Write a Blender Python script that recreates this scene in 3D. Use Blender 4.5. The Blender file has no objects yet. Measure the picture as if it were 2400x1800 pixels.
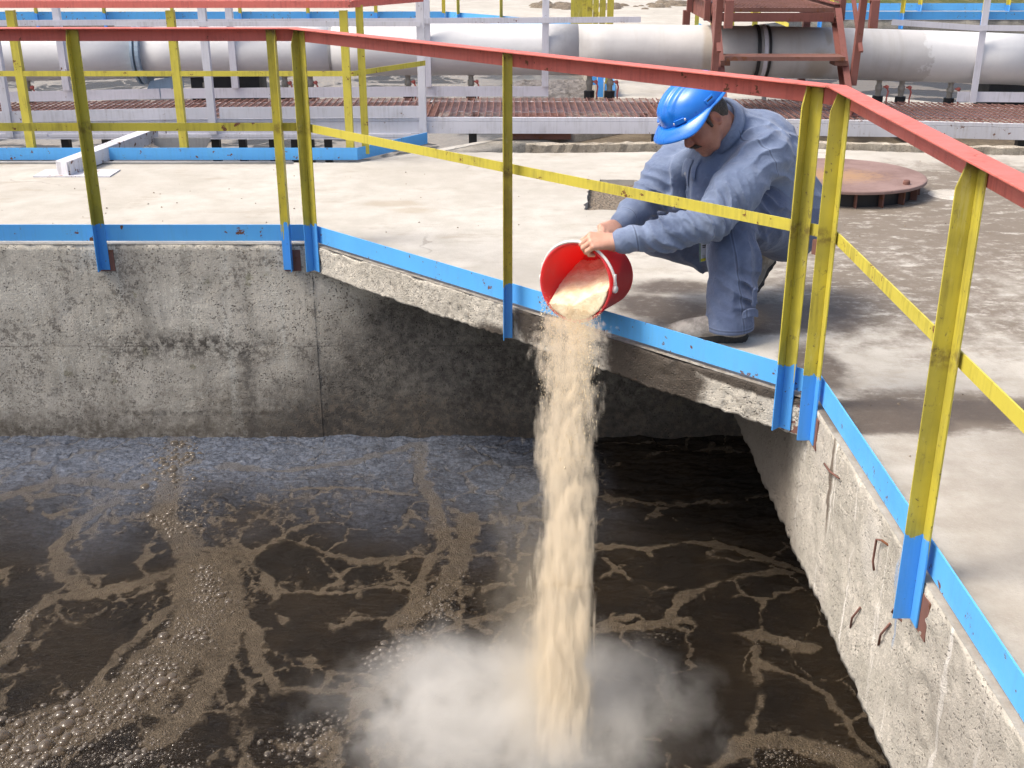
import bpy, bmesh, math, random
import numpy as np
from mathutils import Vector, Matrix
import openvdb

C = bpy.context.scene.collection
SC = bpy.context.scene
random.seed(7)
RNG = np.random.default_rng(11)

# ------------------------------------------------------------------ camera, sky, sun, exposure
cam_d = bpy.data.cameras.new('camera')
cam = bpy.data.objects.new('camera', cam_d); C.objects.link(cam)
cam.location = (0, 0, 1.565)
cam.rotation_euler = (math.radians(90 - 22.016), 0, 0)
cam_d.sensor_width = 36; cam_d.lens = 40.49
cam_d.clip_start = 0.05; cam_d.clip_end = 800
SC.camera = cam

SUN_EL, SUN_AZ = math.radians(57), math.radians(191)      # azimuth counted from +X towards +Y
sun_dir = Vector((math.cos(SUN_EL)*math.cos(SUN_AZ), math.cos(SUN_EL)*math.sin(SUN_AZ), math.sin(SUN_EL)))
world = bpy.data.worlds.new('World'); SC.world = world; world.use_nodes = True
wn = world.node_tree; wn.nodes.clear()
sky = wn.nodes.new('ShaderNodeTexSky'); sky.sky_type = 'NISHITA'; sky.sun_disc = False
sky.sun_elevation = SUN_EL; sky.sun_rotation = math.radians(90) - SUN_AZ
sky.air_density = 1.0; sky.dust_density = 6.0; sky.ozone_density = 1.0
bg = wn.nodes.new('ShaderNodeBackground'); bg.inputs['Strength'].default_value = 0.15
wo = wn.nodes.new('ShaderNodeOutputWorld')
wn.links.new(sky.outputs[0], bg.inputs[0]); wn.links.new(bg.outputs[0], wo.inputs[0])
sl = bpy.data.lights.new('sun', 'SUN'); sl.energy = 1.9; sl.angle = math.radians(19); sl.color = (1.0, 0.95, 0.86)
so = bpy.data.objects.new('sun', sl); C.objects.link(so); so.location = (-6, 4, 12)
so.rotation_euler = (-sun_dir).to_track_quat('-Z', 'Y').to_euler()
SC.view_settings.view_transform = 'Standard'; SC.view_settings.look = 'None'
SC.view_settings.exposure = 0.63; SC.view_settings.gamma = 1.0; SC.view_settings.use_curve_mapping = False
SC.cycles.use_denoising = True
SC.cycles.max_bounces = 8; SC.cycles.volume_bounces = 3; SC.cycles.transparent_max_bounces = 12
SC.cycles.volume_step_rate = 1.0; SC.cycles.volume_max_steps = 256

# ------------------------------------------------------------------ node helpers
class NB:
    def __init__(s, name):
        s.m = bpy.data.materials.new(name); s.m.use_nodes = True
        s.t = s.m.node_tree; s.t.nodes.clear()
        s.out = s.t.nodes.new('ShaderNodeOutputMaterial')
        s._pos = None
    def n(s, typ, ins=None, **at):
        nd = s.t.nodes.new(typ)
        for k, v in at.items(): setattr(nd, k, v)
        for k, v in (ins or {}).items(): s.put(nd.inputs[k], v)
        return nd
    def put(s, sock, v):
        if isinstance(v, bpy.types.NodeSocket): s.t.links.new(v, sock)
        else:
            if isinstance(v, tuple) and len(v) == 3 and sock.type == 'RGBA': v = (*v, 1)
            sock.default_value = v
    @property
    def pos(s):
        if s._pos is None: s._pos = s.n('ShaderNodeNewGeometry').outputs['Position']
        return s._pos
    def scale(s, v, sc):
        return s.n('ShaderNodeVectorMath', {0: v, 1: sc}, operation='MULTIPLY').outputs[0]
    def noise(s, scale, detail=4, rough=.55, vec=None, dist=0):
        return s.n('ShaderNodeTexNoise', {'Vector': vec or s.pos, 'Scale': scale, 'Detail': detail, 'Roughness': rough, 'Distortion': dist}).outputs[0]
    def vor(s, scale, vec=None, feature='F1', rnd=1.0):
        return s.n('ShaderNodeTexVoronoi', {'Vector': vec or s.pos, 'Scale': scale, 'Randomness': rnd}, feature=feature).outputs['Distance']
    def ma(s, op, a, b=0.0, c=None):
        d = {0: a, 1: b}
        if c is not None: d[2] = c
        return s.n('ShaderNodeMath', d, operation=op).outputs[0]
    def rng(s, v, a, b, c=0.0, d=1.0, smooth=True):
        return s.n('ShaderNodeMapRange', {'Value': v, 'From Min': a, 'From Max': b, 'To Min': c, 'To Max': d}, interpolation_type='SMOOTHSTEP' if smooth else 'LINEAR', clamp=True).outputs[0]
    def mix(s, f, a, b, blend='MIX'):
        nd = s.n('ShaderNodeMix', data_type='RGBA', blend_type=blend)
        s.put(nd.inputs[0], f); s.put(nd.inputs[6], a); s.put(nd.inputs[7], b)
        return nd.outputs[2]
    def xyz(s, v=None):
        return s.n('ShaderNodeSeparateXYZ', {0: v or s.pos}).outputs
    def attr(s, name):
        return s.n('ShaderNodeAttribute', attribute_name=name).outputs['Fac']
    def blob(s, c, r, soft=.5, nz=None, amp=.9, rot=0):
        d = s.n('ShaderNodeVectorMath', {0: s.pos, 1: tuple(c)}, operation='SUBTRACT').outputs[0]
        if rot: d = s.n('ShaderNodeVectorRotate', {'Vector': d, 'Angle': rot}, rotation_type='Z_AXIS').outputs[0]
        d = s.n('ShaderNodeVectorMath', {0: d, 1: tuple(1/x for x in r)}, operation='MULTIPLY').outputs[0]
        l = s.n('ShaderNodeVectorMath', {0: d}, operation='LENGTH').outputs['Value']
        if nz is not None: l = s.ma('ADD', l, s.ma('MULTIPLY', s.ma('SUBTRACT', nz, .5), amp*2))
        return s.rng(l, 1-soft, 1+soft*.4, 1, 0)
    def union(s, fs):
        o = fs[0]
        for f in fs[1:]: o = s.ma('MAXIMUM', o, f)
        return o
    def bump(s, h, strength=.3, dist=.01, normal=None):
        d = {'Height': h, 'Strength': strength, 'Distance': dist}
        if normal is not None: d['Normal'] = normal
        return s.n('ShaderNodeBump', d).outputs[0]
    def bsdf(s, col, rough=.6, normal=None, **kw):
        d = {'Base Color': col, 'Roughness': rough}
        if normal is not None: d['Normal'] = normal
        d.update(kw)
        b = s.n('ShaderNodeBsdfPrincipled', d)
        s.t.links.new(b.outputs[0], s.out.inputs[0])
        return b

def paint(name, col, dirt=(.12, .1, .05), rough=.5, amount=.35, rust=0.0, grain=True):
    b = NB(name)
    n1 = b.noise(7, 6, .6); st = b.noise(1, 5, .6, b.scale(b.pos, (60, 60, 5)))
    n2 = b.noise(26, 5, .65)
    f = b.rng(b.ma('MULTIPLY', n1, st), .2, .42)
    c = b.mix(b.ma('MULTIPLY', f, amount), col, dirt)
    c = b.mix(b.rng(b.noise(3, 3), .35, .7, 0, .25), c, tuple(min(1, x*1.35+.02) for x in col))
    if rust > 0:
        r = b.rng(b.ma('ADD', n2, b.ma('MULTIPLY', n1, .5)), .98-.28*rust, 1.02-.28*rust)
        c = b.mix(r, c, b.mix(b.noise(90, 3), (.09, .03, .012), (.22, .085, .035)))
    b.bsdf(c, b.rng(n1, .3, .7, rough-.1, rough+.15), b.bump(b.noise(110, 3), .12, .003))
    return b.m

YEL, BLU, RED, WHT = (.55, .475, .06), (.10, .40, .86), (.62, .155, .125), (.64, .64, .70)
M = {}
M['yellow'] = paint('yellow_paint', YEL, (.16, .13, .03), .5, .5, .3)
M['blue'] = paint('blue_paint', (.10, .41, .86), (.10, .25, .42), .5, .25, .3)
M['red'] = paint('red_paint', RED, (.25, .05, .04), .55, .45, .25)
M['white'] = paint('white_paint', WHT, (.3, .29, .28), .5, .35, .12)
M['white_worn'] = paint('worn_white_paint', (.62, .62, .66), (.36, .3, .25), .55, .45, .38)
M['brown'] = paint('red_brown_paint', (.19, .068, .055), (.09, .035, .028), .55, .5, .35)
M['rust'] = paint('rusty_steel', (.17, .078, .06), (.09, .048, .036), .8, .6, .5)
M['grate'] = paint('oxide_red_grating', (.20, .10, .085), (.10, .055, .042), .75, .6, .4)
M['black'] = paint('black_rubber', (.012, .012, .014), (.03, .03, .03), .5, .3)
M['dark'] = paint('dark_steel', (.02, .02, .022), (.04, .03, .025), .6, .3)
M['greysteel'] = paint('grey_steel', (.33, .33, .33), (.16, .15, .14), .5, .4)
M['bluegrey'] = paint('blue_grey_paint', (.3, .4, .5), (.15, .15, .15), .5, .3)

def post_mat():
    b = NB('yellow_post_with_blue_foot')
    z = b.xyz()[2]
    n1 = b.noise(7, 6, .6); st = b.noise(1, 6, .65, b.scale(b.pos, (70, 70, 4)))
    f = b.rng(b.ma('MULTIPLY', n1, st), .19, .42)
    y = b.mix(b.ma('MULTIPLY', f, .6), YEL, (.24, .2, .04))
    y = b.mix(b.rng(b.noise(4, 4), .42, .68, 0, .7), y, (.33, .295, .05))
    y = b.mix(b.rng(b.noise(1, 6, .7, b.scale(b.pos, (30, 30, 7)), .5), .56, .70, 0, .55), y, (.60, .56, .22))
    y = b.mix(b.rng(b.noise(1, 6, .75, b.scale(b.pos, (24, 24, 9)), 1.), .60, .66, 0, .6), y, (.14, .12, .06))
    y = b.mix(b.rng(b.ma('ADD', b.noise(45, 6, .7), b.ma('MULTIPLY', st, .35)), .80, .86, 0, .8), y, (.13, .1, .05))
    burn = b.ma('MAXIMUM', b.rng(b.ma('ADD', z, b.ma('MULTIPLY', n1, .04)), 1.05, 1.085), b.ma('MULTIPLY', b.rng(b.ma('ABSOLUTE', b.ma('SUBTRACT', z, .598)), .045, .01), .7))
    y = b.mix(b.ma('MULTIPLY', burn, b.rng(b.noise(28, 5, .7), .40, .62, .1, .9)), y, (.11, .065, .03))
    bl = b.mix(b.rng(st, .4, .7, 0, .4), (.085, .36, .82), (.06, .28, .66))
    bl = b.mix(b.rng(b.noise(60, 4, .7), .66, .7), bl, (.09, .06, .045))
    drip = b.ma('MULTIPLY', b.rng(b.noise(1, 2, .5, b.scale(b.pos, (75, 75, 1.5))), .60, .72), -.09)
    edge = b.ma('ADD', b.ma('ADD', .112, drip), b.ma('MULTIPLY', b.ma('SUBTRACT', b.noise(34, 4), .5), .055))
    c = b.mix(b.rng(b.ma('SUBTRACT', z, edge), -.001, .002), bl, y)
    b.bsdf(c, b.rng(n1, .3, .7, .38, .6), b.bump(b.noise(120, 3), .14, .003))
    return b.m
M['post'] = post_mat()

def emptything(name, label, cat, loc, group=None):
    o = bpy.data.objects.new(name, None); C.objects.link(o)
    o.location = loc; o['label'] = label; o['category'] = cat
    o.empty_display_size = .05
    if group: o['group'] = group
    return o
OFF = {}
def link(name, me, mat=None, parent=None, smooth=False):
    o = bpy.data.objects.new(name, me); C.objects.link(o)
    if mat is not None:
        for m_ in (mat if isinstance(mat, (list, tuple)) else [mat]): me.materials.append(m_)
    if smooth:
        me.polygons.foreach_set('use_smooth', [True]*len(me.polygons))
    if parent is not None:
        o.parent = parent
        w = Vector(OFF.get(parent.name, tuple(parent.location)))
        me.transform(Matrix.Translation(-w))
        OFF[o.name] = tuple(w)
    me.update()
    return o
def tag(o, label, cat, group=None):
    o['label'] = label; o['category'] = cat
    if group: o['group'] = group
    return o
def kind(o, k): o['kind'] = k; return o

class MB:
    def __init__(s): s.v = []; s.f = []
    def add(s, vs, fs):
        k = len(s.v); s.v += [tuple(map(float, p)) for p in vs]; s.f += [tuple(i+k for i in f) for f in fs]
        return s
    def box(s, lo, hi):
        (a, b, c), (d, e, f) = lo, hi
        return s.add([(a,b,c),(d,b,c),(d,e,c),(a,e,c),(a,b,f),(d,b,f),(d,e,f),(a,e,f)],
                     [(0,3,2,1),(4,5,6,7),(0,1,5,4),(1,2,6,5),(2,3,7,6),(3,0,4,7)])
    def prism(s, prof, a, b, X, Y):
        """extrude 2-D profile (list of (x,y)) from a to b, profile axes X,Y"""
        a, b, X, Y = (np.array(q, float) for q in (a, b, X, Y)); n = len(prof)
        vs = [a+X*p[0]+Y*p[1] for p in prof]+[b+X*p[0]+Y*p[1] for p in prof]
        fs = [(i, (i+1) % n, n+(i+1) % n, n+i) for i in range(n)]
        fs += [tuple(range(n-1, -1, -1)), tuple(range(n, 2*n))]
        return s.add(vs, fs)
    def bar(s, a, b, w, h, up=(0, 0, 1)):
        a, b, up = np.array(a, float), np.array(b, float), np.array(up, float)
        d = b-a; d /= np.linalg.norm(d); X = np.cross(d, up); X /= np.linalg.norm(X); Y = np.cross(X, d)
        return s.prism([(-w/2,-h/2),(w/2,-h/2),(w/2,h/2),(-w/2,h/2)], a, b, X, Y)
    def tube(s, pts, r, seg=10, caps=True):
        pts = [np.array(p, float) for p in pts]; n = len(pts); rs = r if hasattr(r, '__len__') else [r]*n
        vs = []; fs = []; pX = None
        for i, p in enumerate(pts):
            d = pts[min(i+1, n-1)]-pts[max(i-1, 0)]; d /= np.linalg.norm(d)
            if pX is None:
                ref = np.array([0, 0, 1.]) if abs(d[2]) < .9 else np.array([1., 0, 0])
                X = np.cross(d, ref)
            else: X = pX-d*np.dot(pX, d)
            X /= np.linalg.norm(X); pX = X; Y = np.cross(d, X)
            for k in range(seg):
                t = 2*math.pi*k/seg; vs.append(p+rs[i]*(X*math.cos(t)+Y*math.sin(t)))
        for i in range(n-1):
            for k in range(seg):
                a = i*seg+k; b = i*seg+(k+1) % seg
                fs.append((a, b, b+seg, a+seg))
        if caps:
            fs.append(tuple(range(seg-1, -1, -1))); fs.append(tuple((n-1)*seg+k for k in range(seg)))
        return s.add(vs, fs)
    def lathe(s, prof, c, axis=(0, 0, 1), seg=32):
        """prof list of (r, h) along axis"""
        ax = Vector(axis).normalized(); X = ax.orthogonal().normalized(); Y = ax.cross(X); c = Vector(c)
        vs = []; fs = []; n = len(prof)
        for r, h in prof:
            for k in range(seg):
                t = 2*math.pi*k/seg; vs.append(c+ax*h+(X*math.cos(t)+Y*math.sin(t))*r)
        for i in range(n-1):
            for k in range(seg):
                a = i*seg+k; b = i*seg+(k+1) % seg; fs.append((a, b, b+seg, a+seg))
        return s.add(vs, fs)
    def mesh(s, name):
        me = bpy.data.meshes.new(name); me.from_pydata(s.v, [], s.f); me.update()
        bm = bmesh.new(); bm.from_mesh(me); bmesh.ops.recalc_face_normals(bm, faces=bm.faces); bm.to_mesh(me); bm.free()
        return me
    def build(s, name, mat, parent=None, smooth=False, bevel=0):
        o = link(name, s.mesh(name), mat, parent, smooth)
        if bevel:
            md = o.modifiers.new('bevel', 'BEVEL'); md.width = bevel; md.segments = 2; md.limit_method = 'ANGLE'
            if not smooth: o.data.polygons.foreach_set('use_smooth', [True]*len(o.data.polygons)); o.data.set_sharp_from_angle(angle=.6) if hasattr(o.data, 'set_sharp_from_angle') else None
        return o

# vectorised value noise
def hash3(i, j, k, seed):
    h = (i.astype(np.int64)*374761393 + j.astype(np.int64)*668265263 + k.astype(np.int64)*2147483647 + seed*1274126177) & 0xffffffff
    h = ((h ^ (h >> 13))*1274126177) & 0xffffffff
    return ((h ^ (h >> 16)) & 0xffff).astype(np.float32)/65535.
def vnoise(x, y, z, seed=0):
    i, j, k = np.floor(x), np.floor(y), np.floor(z)
    fx, fy, fz = x-i, y-j, z-k
    fx, fy, fz = (t*t*(3-2*t) for t in (fx, fy, fz)); o = 0
    for a in (0, 1):
        for b in (0, 1):
            for c in (0, 1):
                w = (fx if a else 1-fx)*(fy if b else 1-fy)*(fz if c else 1-fz)
                o = o+w*hash3(i+a, j+b, k+c, seed)
    return o
def fbm(x, y, z, oct=4, seed=0, gain=.5):
    o = 0; a = 1; s = 0
    for q in range(oct):
        o = o+a*vnoise(x, y, z, seed+q*17); s += a; a *= gain; x, y, z = x*2.03, y*2.03, z*2.03
    return o/s
# ------------------------------------------------------------------ concrete
ZW = -1.108            # sludge level in the near tank
def deck_mat():
    b = NB('deck_concrete')
    big = b.noise(.9, 5, .6); mid = b.noise(5, 6, .65); fine = b.noise(70, 4, .7); speck = b.noise(240, 2, .6)
    c = b.mix(b.rng(mid, .3, .7), (.42, .395, .345), (.515, .49, .44))
    c = b.mix(b.rng(big, .42, .62, 0, .45), c, (.36, .33, .28))
    c = b.mix(b.rng(b.noise(2.4, 6, .7, b.scale(b.pos, (1, 2.2, 1))), .54, .68, 0, .55), c, (.34, .295, .235))
    c = b.mix(b.rng(speck, .62, .72, 0, .55), c, (.2, .17, .14))
    c = b.mix(b.rng(b.vor(150), .08, .0, 0, .7), c, (.72, .70, .66))
    near = b.blob((2.2, 2.2, 0), (1.5, 1.9, 1), .4, mid, .5)
    agg = b.vor(85)
    c = b.mix(b.ma('MULTIPLY', near, .8), c, b.mix(b.rng(agg, .42, .12), b.mix(b.rng(mid, .3, .7), (.31, .275, .225), (.40, .36, .30)), b.mix(speck, (.22, .18, .14), (.50, .46, .40))))
    sn = b.noise(6, 7, .7); s2 = b.noise(22, 6, .75)
    brown = b.union([b.blob((2.3, 6.1, 0), (1.6, 1.25, 1), .5, sn, .9), b.blob((1.75, 5.0, 0), (.75, .9, 1), .6, sn, 1.0),
                     b.blob((3.2, 7.2, 0), (1.5, .8, 1), .5, sn, .8), b.blob((1.45, 3.62, 0), (.45, .22, 1), .35, sn, .6)])
    flakes = b.ma('ADD', b.noise(1, 8, .75, b.scale(b.pos, (6, 13, 9))), b.ma('MULTIPLY', s2, .4))
    brown = b.ma('MULTIPLY', brown, b.rng(flakes, .88, .71))
    c = b.mix(b.ma('MULTIPLY', brown, .92), c, b.mix(mid, (.12, .095, .07), (.19, .155, .12)))
    lite = b.union([b.blob((2.2, 5.55, 0), (.7, .35, 1), .8, s2, 1.2), b.blob((2.05, 4.6, 0), (.9, .6, 1), .8, s2, 1.2)])
    c = b.mix(b.ma('MULTIPLY', b.ma('MULTIPLY', lite, b.rng(b.noise(14, 8, .75), .48, .66)), .45), c, (.56, .53, .48))
    wet = b.union([b.blob((.68, 4.72, 0), (.34, .20, 1), .4, sn, .6, 0.7), b.blob((1.1, 4.62, 0), (.40, .26, 1), .4, sn, .7),
                   b.blob((1.25, 3.58, 0), (.27, .17, 1), .3, sn, .45), b.blob((1.6, 3.62, 0), (.3, .12, 1), .5, sn, .7),
                   b.blob((1.15, 4.05, 0), (.12, .3, 1), .5, sn, .6), b.blob((.72, 5.05, 0), (.24, .14, 1), .6, sn, .8)])
    c = b.mix(b.ma('MULTIPLY', wet, b.rng(s2, .28, .5, .6, .95)), c, b.mix(fine, (.075, .056, .04), (.13, .10, .072)))
    X, Y, Z = b.xyz()
    arris = b.union([b.ma('MULTIPLY', b.rng(b.ma('ABSOLUTE', b.ma('SUBTRACT', b.ma('ADD', X, Y), 4.775)), .055, .02), b.ma('MULTIPLY', b.rng(X, -1.2, -1.0), b.rng(X, 1.2, 1.05))),
                     b.ma('MULTIPLY', b.rng(b.ma('SUBTRACT', Y, 5.815), .012, .004), b.rng(X, -.95, -1.05, 0, .55)), b.ma('MULTIPLY', b.rng(b.ma('SUBTRACT', X, 1.065), .02, .005), b.rng(Y, 3.8, 3.7, 0, .5))])
    c = b.mix(b.ma('MULTIPLY', arris, b.rng(s2, .34, .56, .25, .95)), c, b.mix(fine, (.10, .08, .06), (.30, .26, .21)))
    tan = b.union([b.blob((-.72, 6.72, 0), (.22, .10, 1), .6, sn, .7), b.blob((-.58, 6.55, 0), (.16, .08, 1), .6, sn, .7)])
    c = b.mix(b.ma('MULTIPLY', tan, .5), c, (.34, .28, .2))
    # hairline cracks
    w = b.n('ShaderNodeVectorMath', {0: b.pos, 1: b.scale(b.n('ShaderNodeTexNoise', {'Vector': b.pos, 'Scale': 2.5, 'Detail': 5}).outputs['Color'], (.5, .5, 0))}, operation='ADD').outputs[0]
    ck = b.vor(.33, w, 'DISTANCE_TO_EDGE')
    c = b.mix(b.ma('MULTIPLY', b.rng(ck, .003, .001, 0, .45), b.rng(b.noise(.8, 3), .5, .6)), c, (.2, .17, .14))
    h = b.ma('ADD', b.ma('MULTIPLY', mid, .6), b.ma('ADD', b.ma('MULTIPLY', fine, .35), b.ma('MULTIPLY', speck, .2)))
    b.bsdf(c, b.ma('SUBTRACT', .88, b.ma('MULTIPLY', wet, .35)), b.bump(h, .5, .012))
    return b.m
M['deck'] = deck_mat()

def wall_mat(name, lo, hi, pits=.7, grime=None, moss=False, streak=.5):
    b = NB(name)
    mid = b.noise(3.5, 7, .68); m2 = b.noise(14, 6, .72); fine = b.noise(60, 4, .7); speck = b.noise(150, 3, .65)
    c = b.mix(b.rng(mid, .32, .66), lo, hi)
    c = b.mix(b.rng(m2, .5, .68, 0, .35), c, tuple(x*.6 for x in lo))
    st = b.noise(1, 6, .7, b.scale(b.pos, (9, 9, .8)))
    c = b.mix(b.rng(st, .5, .68, 0, streak), c, tuple(x*.5 for x in lo))
    c = b.mix(b.rng(st, .42, .30, 0, streak*.7), c, tuple(min(.75, x*1.35) for x in hi))
    pit = b.ma('MULTIPLY', b.rng(b.vor(70, b.n('ShaderNodeVectorMath', {0: b.pos, 1: b.scale(b.n('ShaderNodeTexNoise', {'Vector': b.pos, 'Scale': 40.}).outputs['Color'], (.02, .02, .02))}, operation='ADD').outputs[0]), .33, .14), b.rng(b.noise(11, 5, .7), .42, .6))
    c = b.mix(b.ma('MULTIPLY', pit, pits), c, (.055, .047, .038))
    c = b.mix(b.rng(speck, .60, .70, 0, .6*pits), c, (.10, .085, .07))
    c = b.mix(b.rng(speck, .40, .32, 0, .45), c, tuple(min(.8, x*1.4) for x in hi))
    if moss: c = b.mix(b.rng(b.noise(9, 4), .66, .74, 0, .5), c, (.17, .17, .07))
    clus = b.rng(b.noise(2.6, 5, .65), .34, .66, -.07, .07)
    g1 = b.noise(38, 9, .8); g2 = b.n('ShaderNodeTexNoise', {'Vector': b.scale(b.pos, (1, 1, 1.0001)), 'Scale': 52., 'Detail': 8., 'Roughness': .8, 'Distortion': .3}).outputs[0]
    c = b.mix(b.rng(b.ma('ADD', g1, clus), .545, .615, 0, .85*pits), c, (.095, .08, .064))
    c = b.mix(b.rng(b.ma('SUBTRACT', g2, clus), .555, .63, 0, .6), c, tuple(min(.8, x*1.3) for x in hi))
    h = b.ma('ADD', b.ma('MULTIPLY', m2, .6), b.ma('SUBTRACT', b.ma('MULTIPLY', speck, .5), b.ma('MULTIPLY', pit, .8)))
    rough = .9
    if grime: c, rough = grime(b, c, mid, m2)
    b.bsdf(c, rough, b.bump(h, .8, .012))
    return b.m
def back_grime(b, c, mid, m2):
    X, Y, Z = b.xyz()
    n = b.noise(5, 8, .72); n2 = b.noise(24, 6, .75)
    jit = b.ma('MULTIPLY', b.ma('SUBTRACT', n, .5), .5)
    # splash band above the sludge
    low = b.rng(b.ma('ADD', Z, jit), -.86, -1.10)
    c = b.mix(b.ma('MULTIPLY', low, b.rng(n2, .35, .6, .35, .95)), c, (.075, .06, .045))
    g_ = b.noise(30, 8, .8)
    damp = b.ma('MULTIPLY', b.rng(b.ma('ADD', Z, b.ma('MULTIPLY', jit, .8)), -.45, -.95), b.rng(b.noise(1, 6, .68, b.scale(b.pos, (1.6, 1.6, 1.6))), .36, .60, .25, 1.0))
    c = b.mix(b.ma('MULTIPLY', damp, b.rng(g_, .40, .60, .35, .85)), c, b.mix(n2, (.10, .085, .062), (.20, .17, .13)))
    # scum lines
    line = b.ma('MULTIPLY', b.rng(b.ma('ABSOLUTE', b.ma('ADD', Z, b.ma('ADD', .952, b.ma('MULTIPLY', jit, .16)))), .02, .004), b.ma('MULTIPLY', b.rng(b.noise(1, 4, .6, b.scale(b.pos, (2.5, 1, 1))), .47, .56), b.rng(n2, .40, .62)))
    c = b.mix(b.ma('MULTIPLY', line, .8), c, (.06, .05, .04))
    # construction joint halfway up, dirt collected on it
    joint = b.ma('MULTIPLY', b.rng(b.ma('ABSOLUTE', b.ma('ADD', Z, b.ma('ADD', .562, b.ma('MULTIPLY', jit, .03)))), .005, .001), b.rng(b.noise(4, 5, .7), .42, .56, .15, 1.0))
    c = b.mix(b.ma('MULTIPLY', joint, .45), c, (.07, .06, .05))
    dirt = b.ma('MULTIPLY', b.rng(b.ma('ABSOLUTE', b.ma('ADD', b.ma('ADD', Z, .56), b.ma('MULTIPLY', jit, .5))), .13, .0), b.rng(b.ma('ABSOLUTE', b.ma('ADD', X, 1.75)), .75, .1))
    c = b.mix(b.ma('MULTIPLY', dirt, b.rng(n2, .38, .6)), c, (.08, .07, .058))
    seam = b.ma('MULTIPLY', b.rng(b.ma('ABSOLUTE', b.ma('ADD', X, b.ma('ADD', 1.43, b.ma('MULTIPLY', jit, .12)))), .07, .01), b.rng(Z, -.5, -.62))
    st2 = b.noise(1, 6, .7, b.scale(b.pos, (3.5, 3, 1.1)), .6)
    c = b.mix(b.rng(st2, .52, .70, 0, .3), c, (.16, .14, .115))
    c = b.mix(b.ma('MULTIPLY', seam, b.rng(n2, .35, .6, .1, .8)), c, (.085, .075, .065))
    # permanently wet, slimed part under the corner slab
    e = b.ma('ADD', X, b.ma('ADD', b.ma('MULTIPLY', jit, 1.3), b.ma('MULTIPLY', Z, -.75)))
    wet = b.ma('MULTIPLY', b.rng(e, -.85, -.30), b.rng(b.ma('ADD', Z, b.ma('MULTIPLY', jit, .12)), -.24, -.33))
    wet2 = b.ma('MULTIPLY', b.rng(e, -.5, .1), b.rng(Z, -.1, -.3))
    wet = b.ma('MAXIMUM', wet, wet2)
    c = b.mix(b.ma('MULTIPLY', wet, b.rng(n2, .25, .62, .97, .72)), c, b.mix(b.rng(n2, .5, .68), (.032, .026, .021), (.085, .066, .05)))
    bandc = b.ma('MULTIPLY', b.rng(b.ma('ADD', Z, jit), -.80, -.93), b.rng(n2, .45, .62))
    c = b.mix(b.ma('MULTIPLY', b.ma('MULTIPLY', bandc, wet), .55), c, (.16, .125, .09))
    return c, b.ma('SUBTRACT', .92, b.ma('MULTIPLY', wet, .3))
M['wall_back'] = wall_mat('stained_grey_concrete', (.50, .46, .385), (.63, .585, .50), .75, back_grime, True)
def slab_grime(b, c, mid, m2):
    n = b.noise(11, 8, .75)
    c = b.mix(b.ma('MULTIPLY', b.rng(b.noise(34, 5, .75), .56, .66), .6), c, (.17, .145, .115))
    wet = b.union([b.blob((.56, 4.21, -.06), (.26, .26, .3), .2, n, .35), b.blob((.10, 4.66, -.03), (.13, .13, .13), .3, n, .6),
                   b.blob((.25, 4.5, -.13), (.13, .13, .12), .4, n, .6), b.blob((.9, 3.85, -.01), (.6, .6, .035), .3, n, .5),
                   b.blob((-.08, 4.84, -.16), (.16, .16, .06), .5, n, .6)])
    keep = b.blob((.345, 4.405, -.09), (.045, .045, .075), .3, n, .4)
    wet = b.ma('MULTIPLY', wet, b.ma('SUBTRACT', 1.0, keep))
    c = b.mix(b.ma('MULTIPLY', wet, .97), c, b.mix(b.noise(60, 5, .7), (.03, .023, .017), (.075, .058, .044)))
    return c, b.ma('SUBTRACT', .9, b.ma('MULTIPLY', wet, .25))
M['wall_slab'] = wall_mat('slab_concrete', (.45, .42, .36), (.58, .545, .475), .4, slab_grime, False, .15)
def right_grime(b, c, mid, m2):
    X, Y, Z = b.xyz(); n = b.noise(7, 7, .7)
    run = b.noise(1, 5, .65, b.scale(b.pos, (14, 14, .5)))
    c = b.mix(b.ma('MULTIPLY', b.rng(run, .60, .66), .75), c, (.74, .71, .66))
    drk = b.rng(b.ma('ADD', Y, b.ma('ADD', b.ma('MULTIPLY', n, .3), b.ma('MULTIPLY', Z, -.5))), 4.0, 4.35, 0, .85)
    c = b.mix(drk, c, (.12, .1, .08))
    c = b.mix(b.blob((1.05, 3.40, -.16), (.2, .02, .22), .4, n, .4), c, (.17, .14, .11))
    c = b.mix(b.ma('MULTIPLY', b.blob((1.05, 2.1, -.3), (.3, .45, .3), .7, n, .9), .5), c, (.27, .245, .21))
    c = b.mix(b.ma('MULTIPLY', b.blob((1.05, 2.95, -.14), (.1, .10, .12), .5, n, .6), .6), c, (.58, .55, .50))
    blue = b.union([b.blob((1.05, 2.68, -.2), (.1, .012, .12), .5, n, .8), b.blob((1.05, 2.72, -.1), (.1, .012, .06), .5, n, .8)])
    c = b.mix(b.ma('MULTIPLY', blue, .5), c, (.2, .35, .6))
    return c, .9
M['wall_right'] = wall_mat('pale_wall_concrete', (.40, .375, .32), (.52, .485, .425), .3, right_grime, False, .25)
M['wall_far'] = wall_mat('far_wall_concrete', (.24, .225, .19), (.38, .35, .30), .4, None, True)
M['kerb'] = wall_mat('kerb_concrete', (.33, .285, .22), (.47, .42, .34), .4, None)

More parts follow.
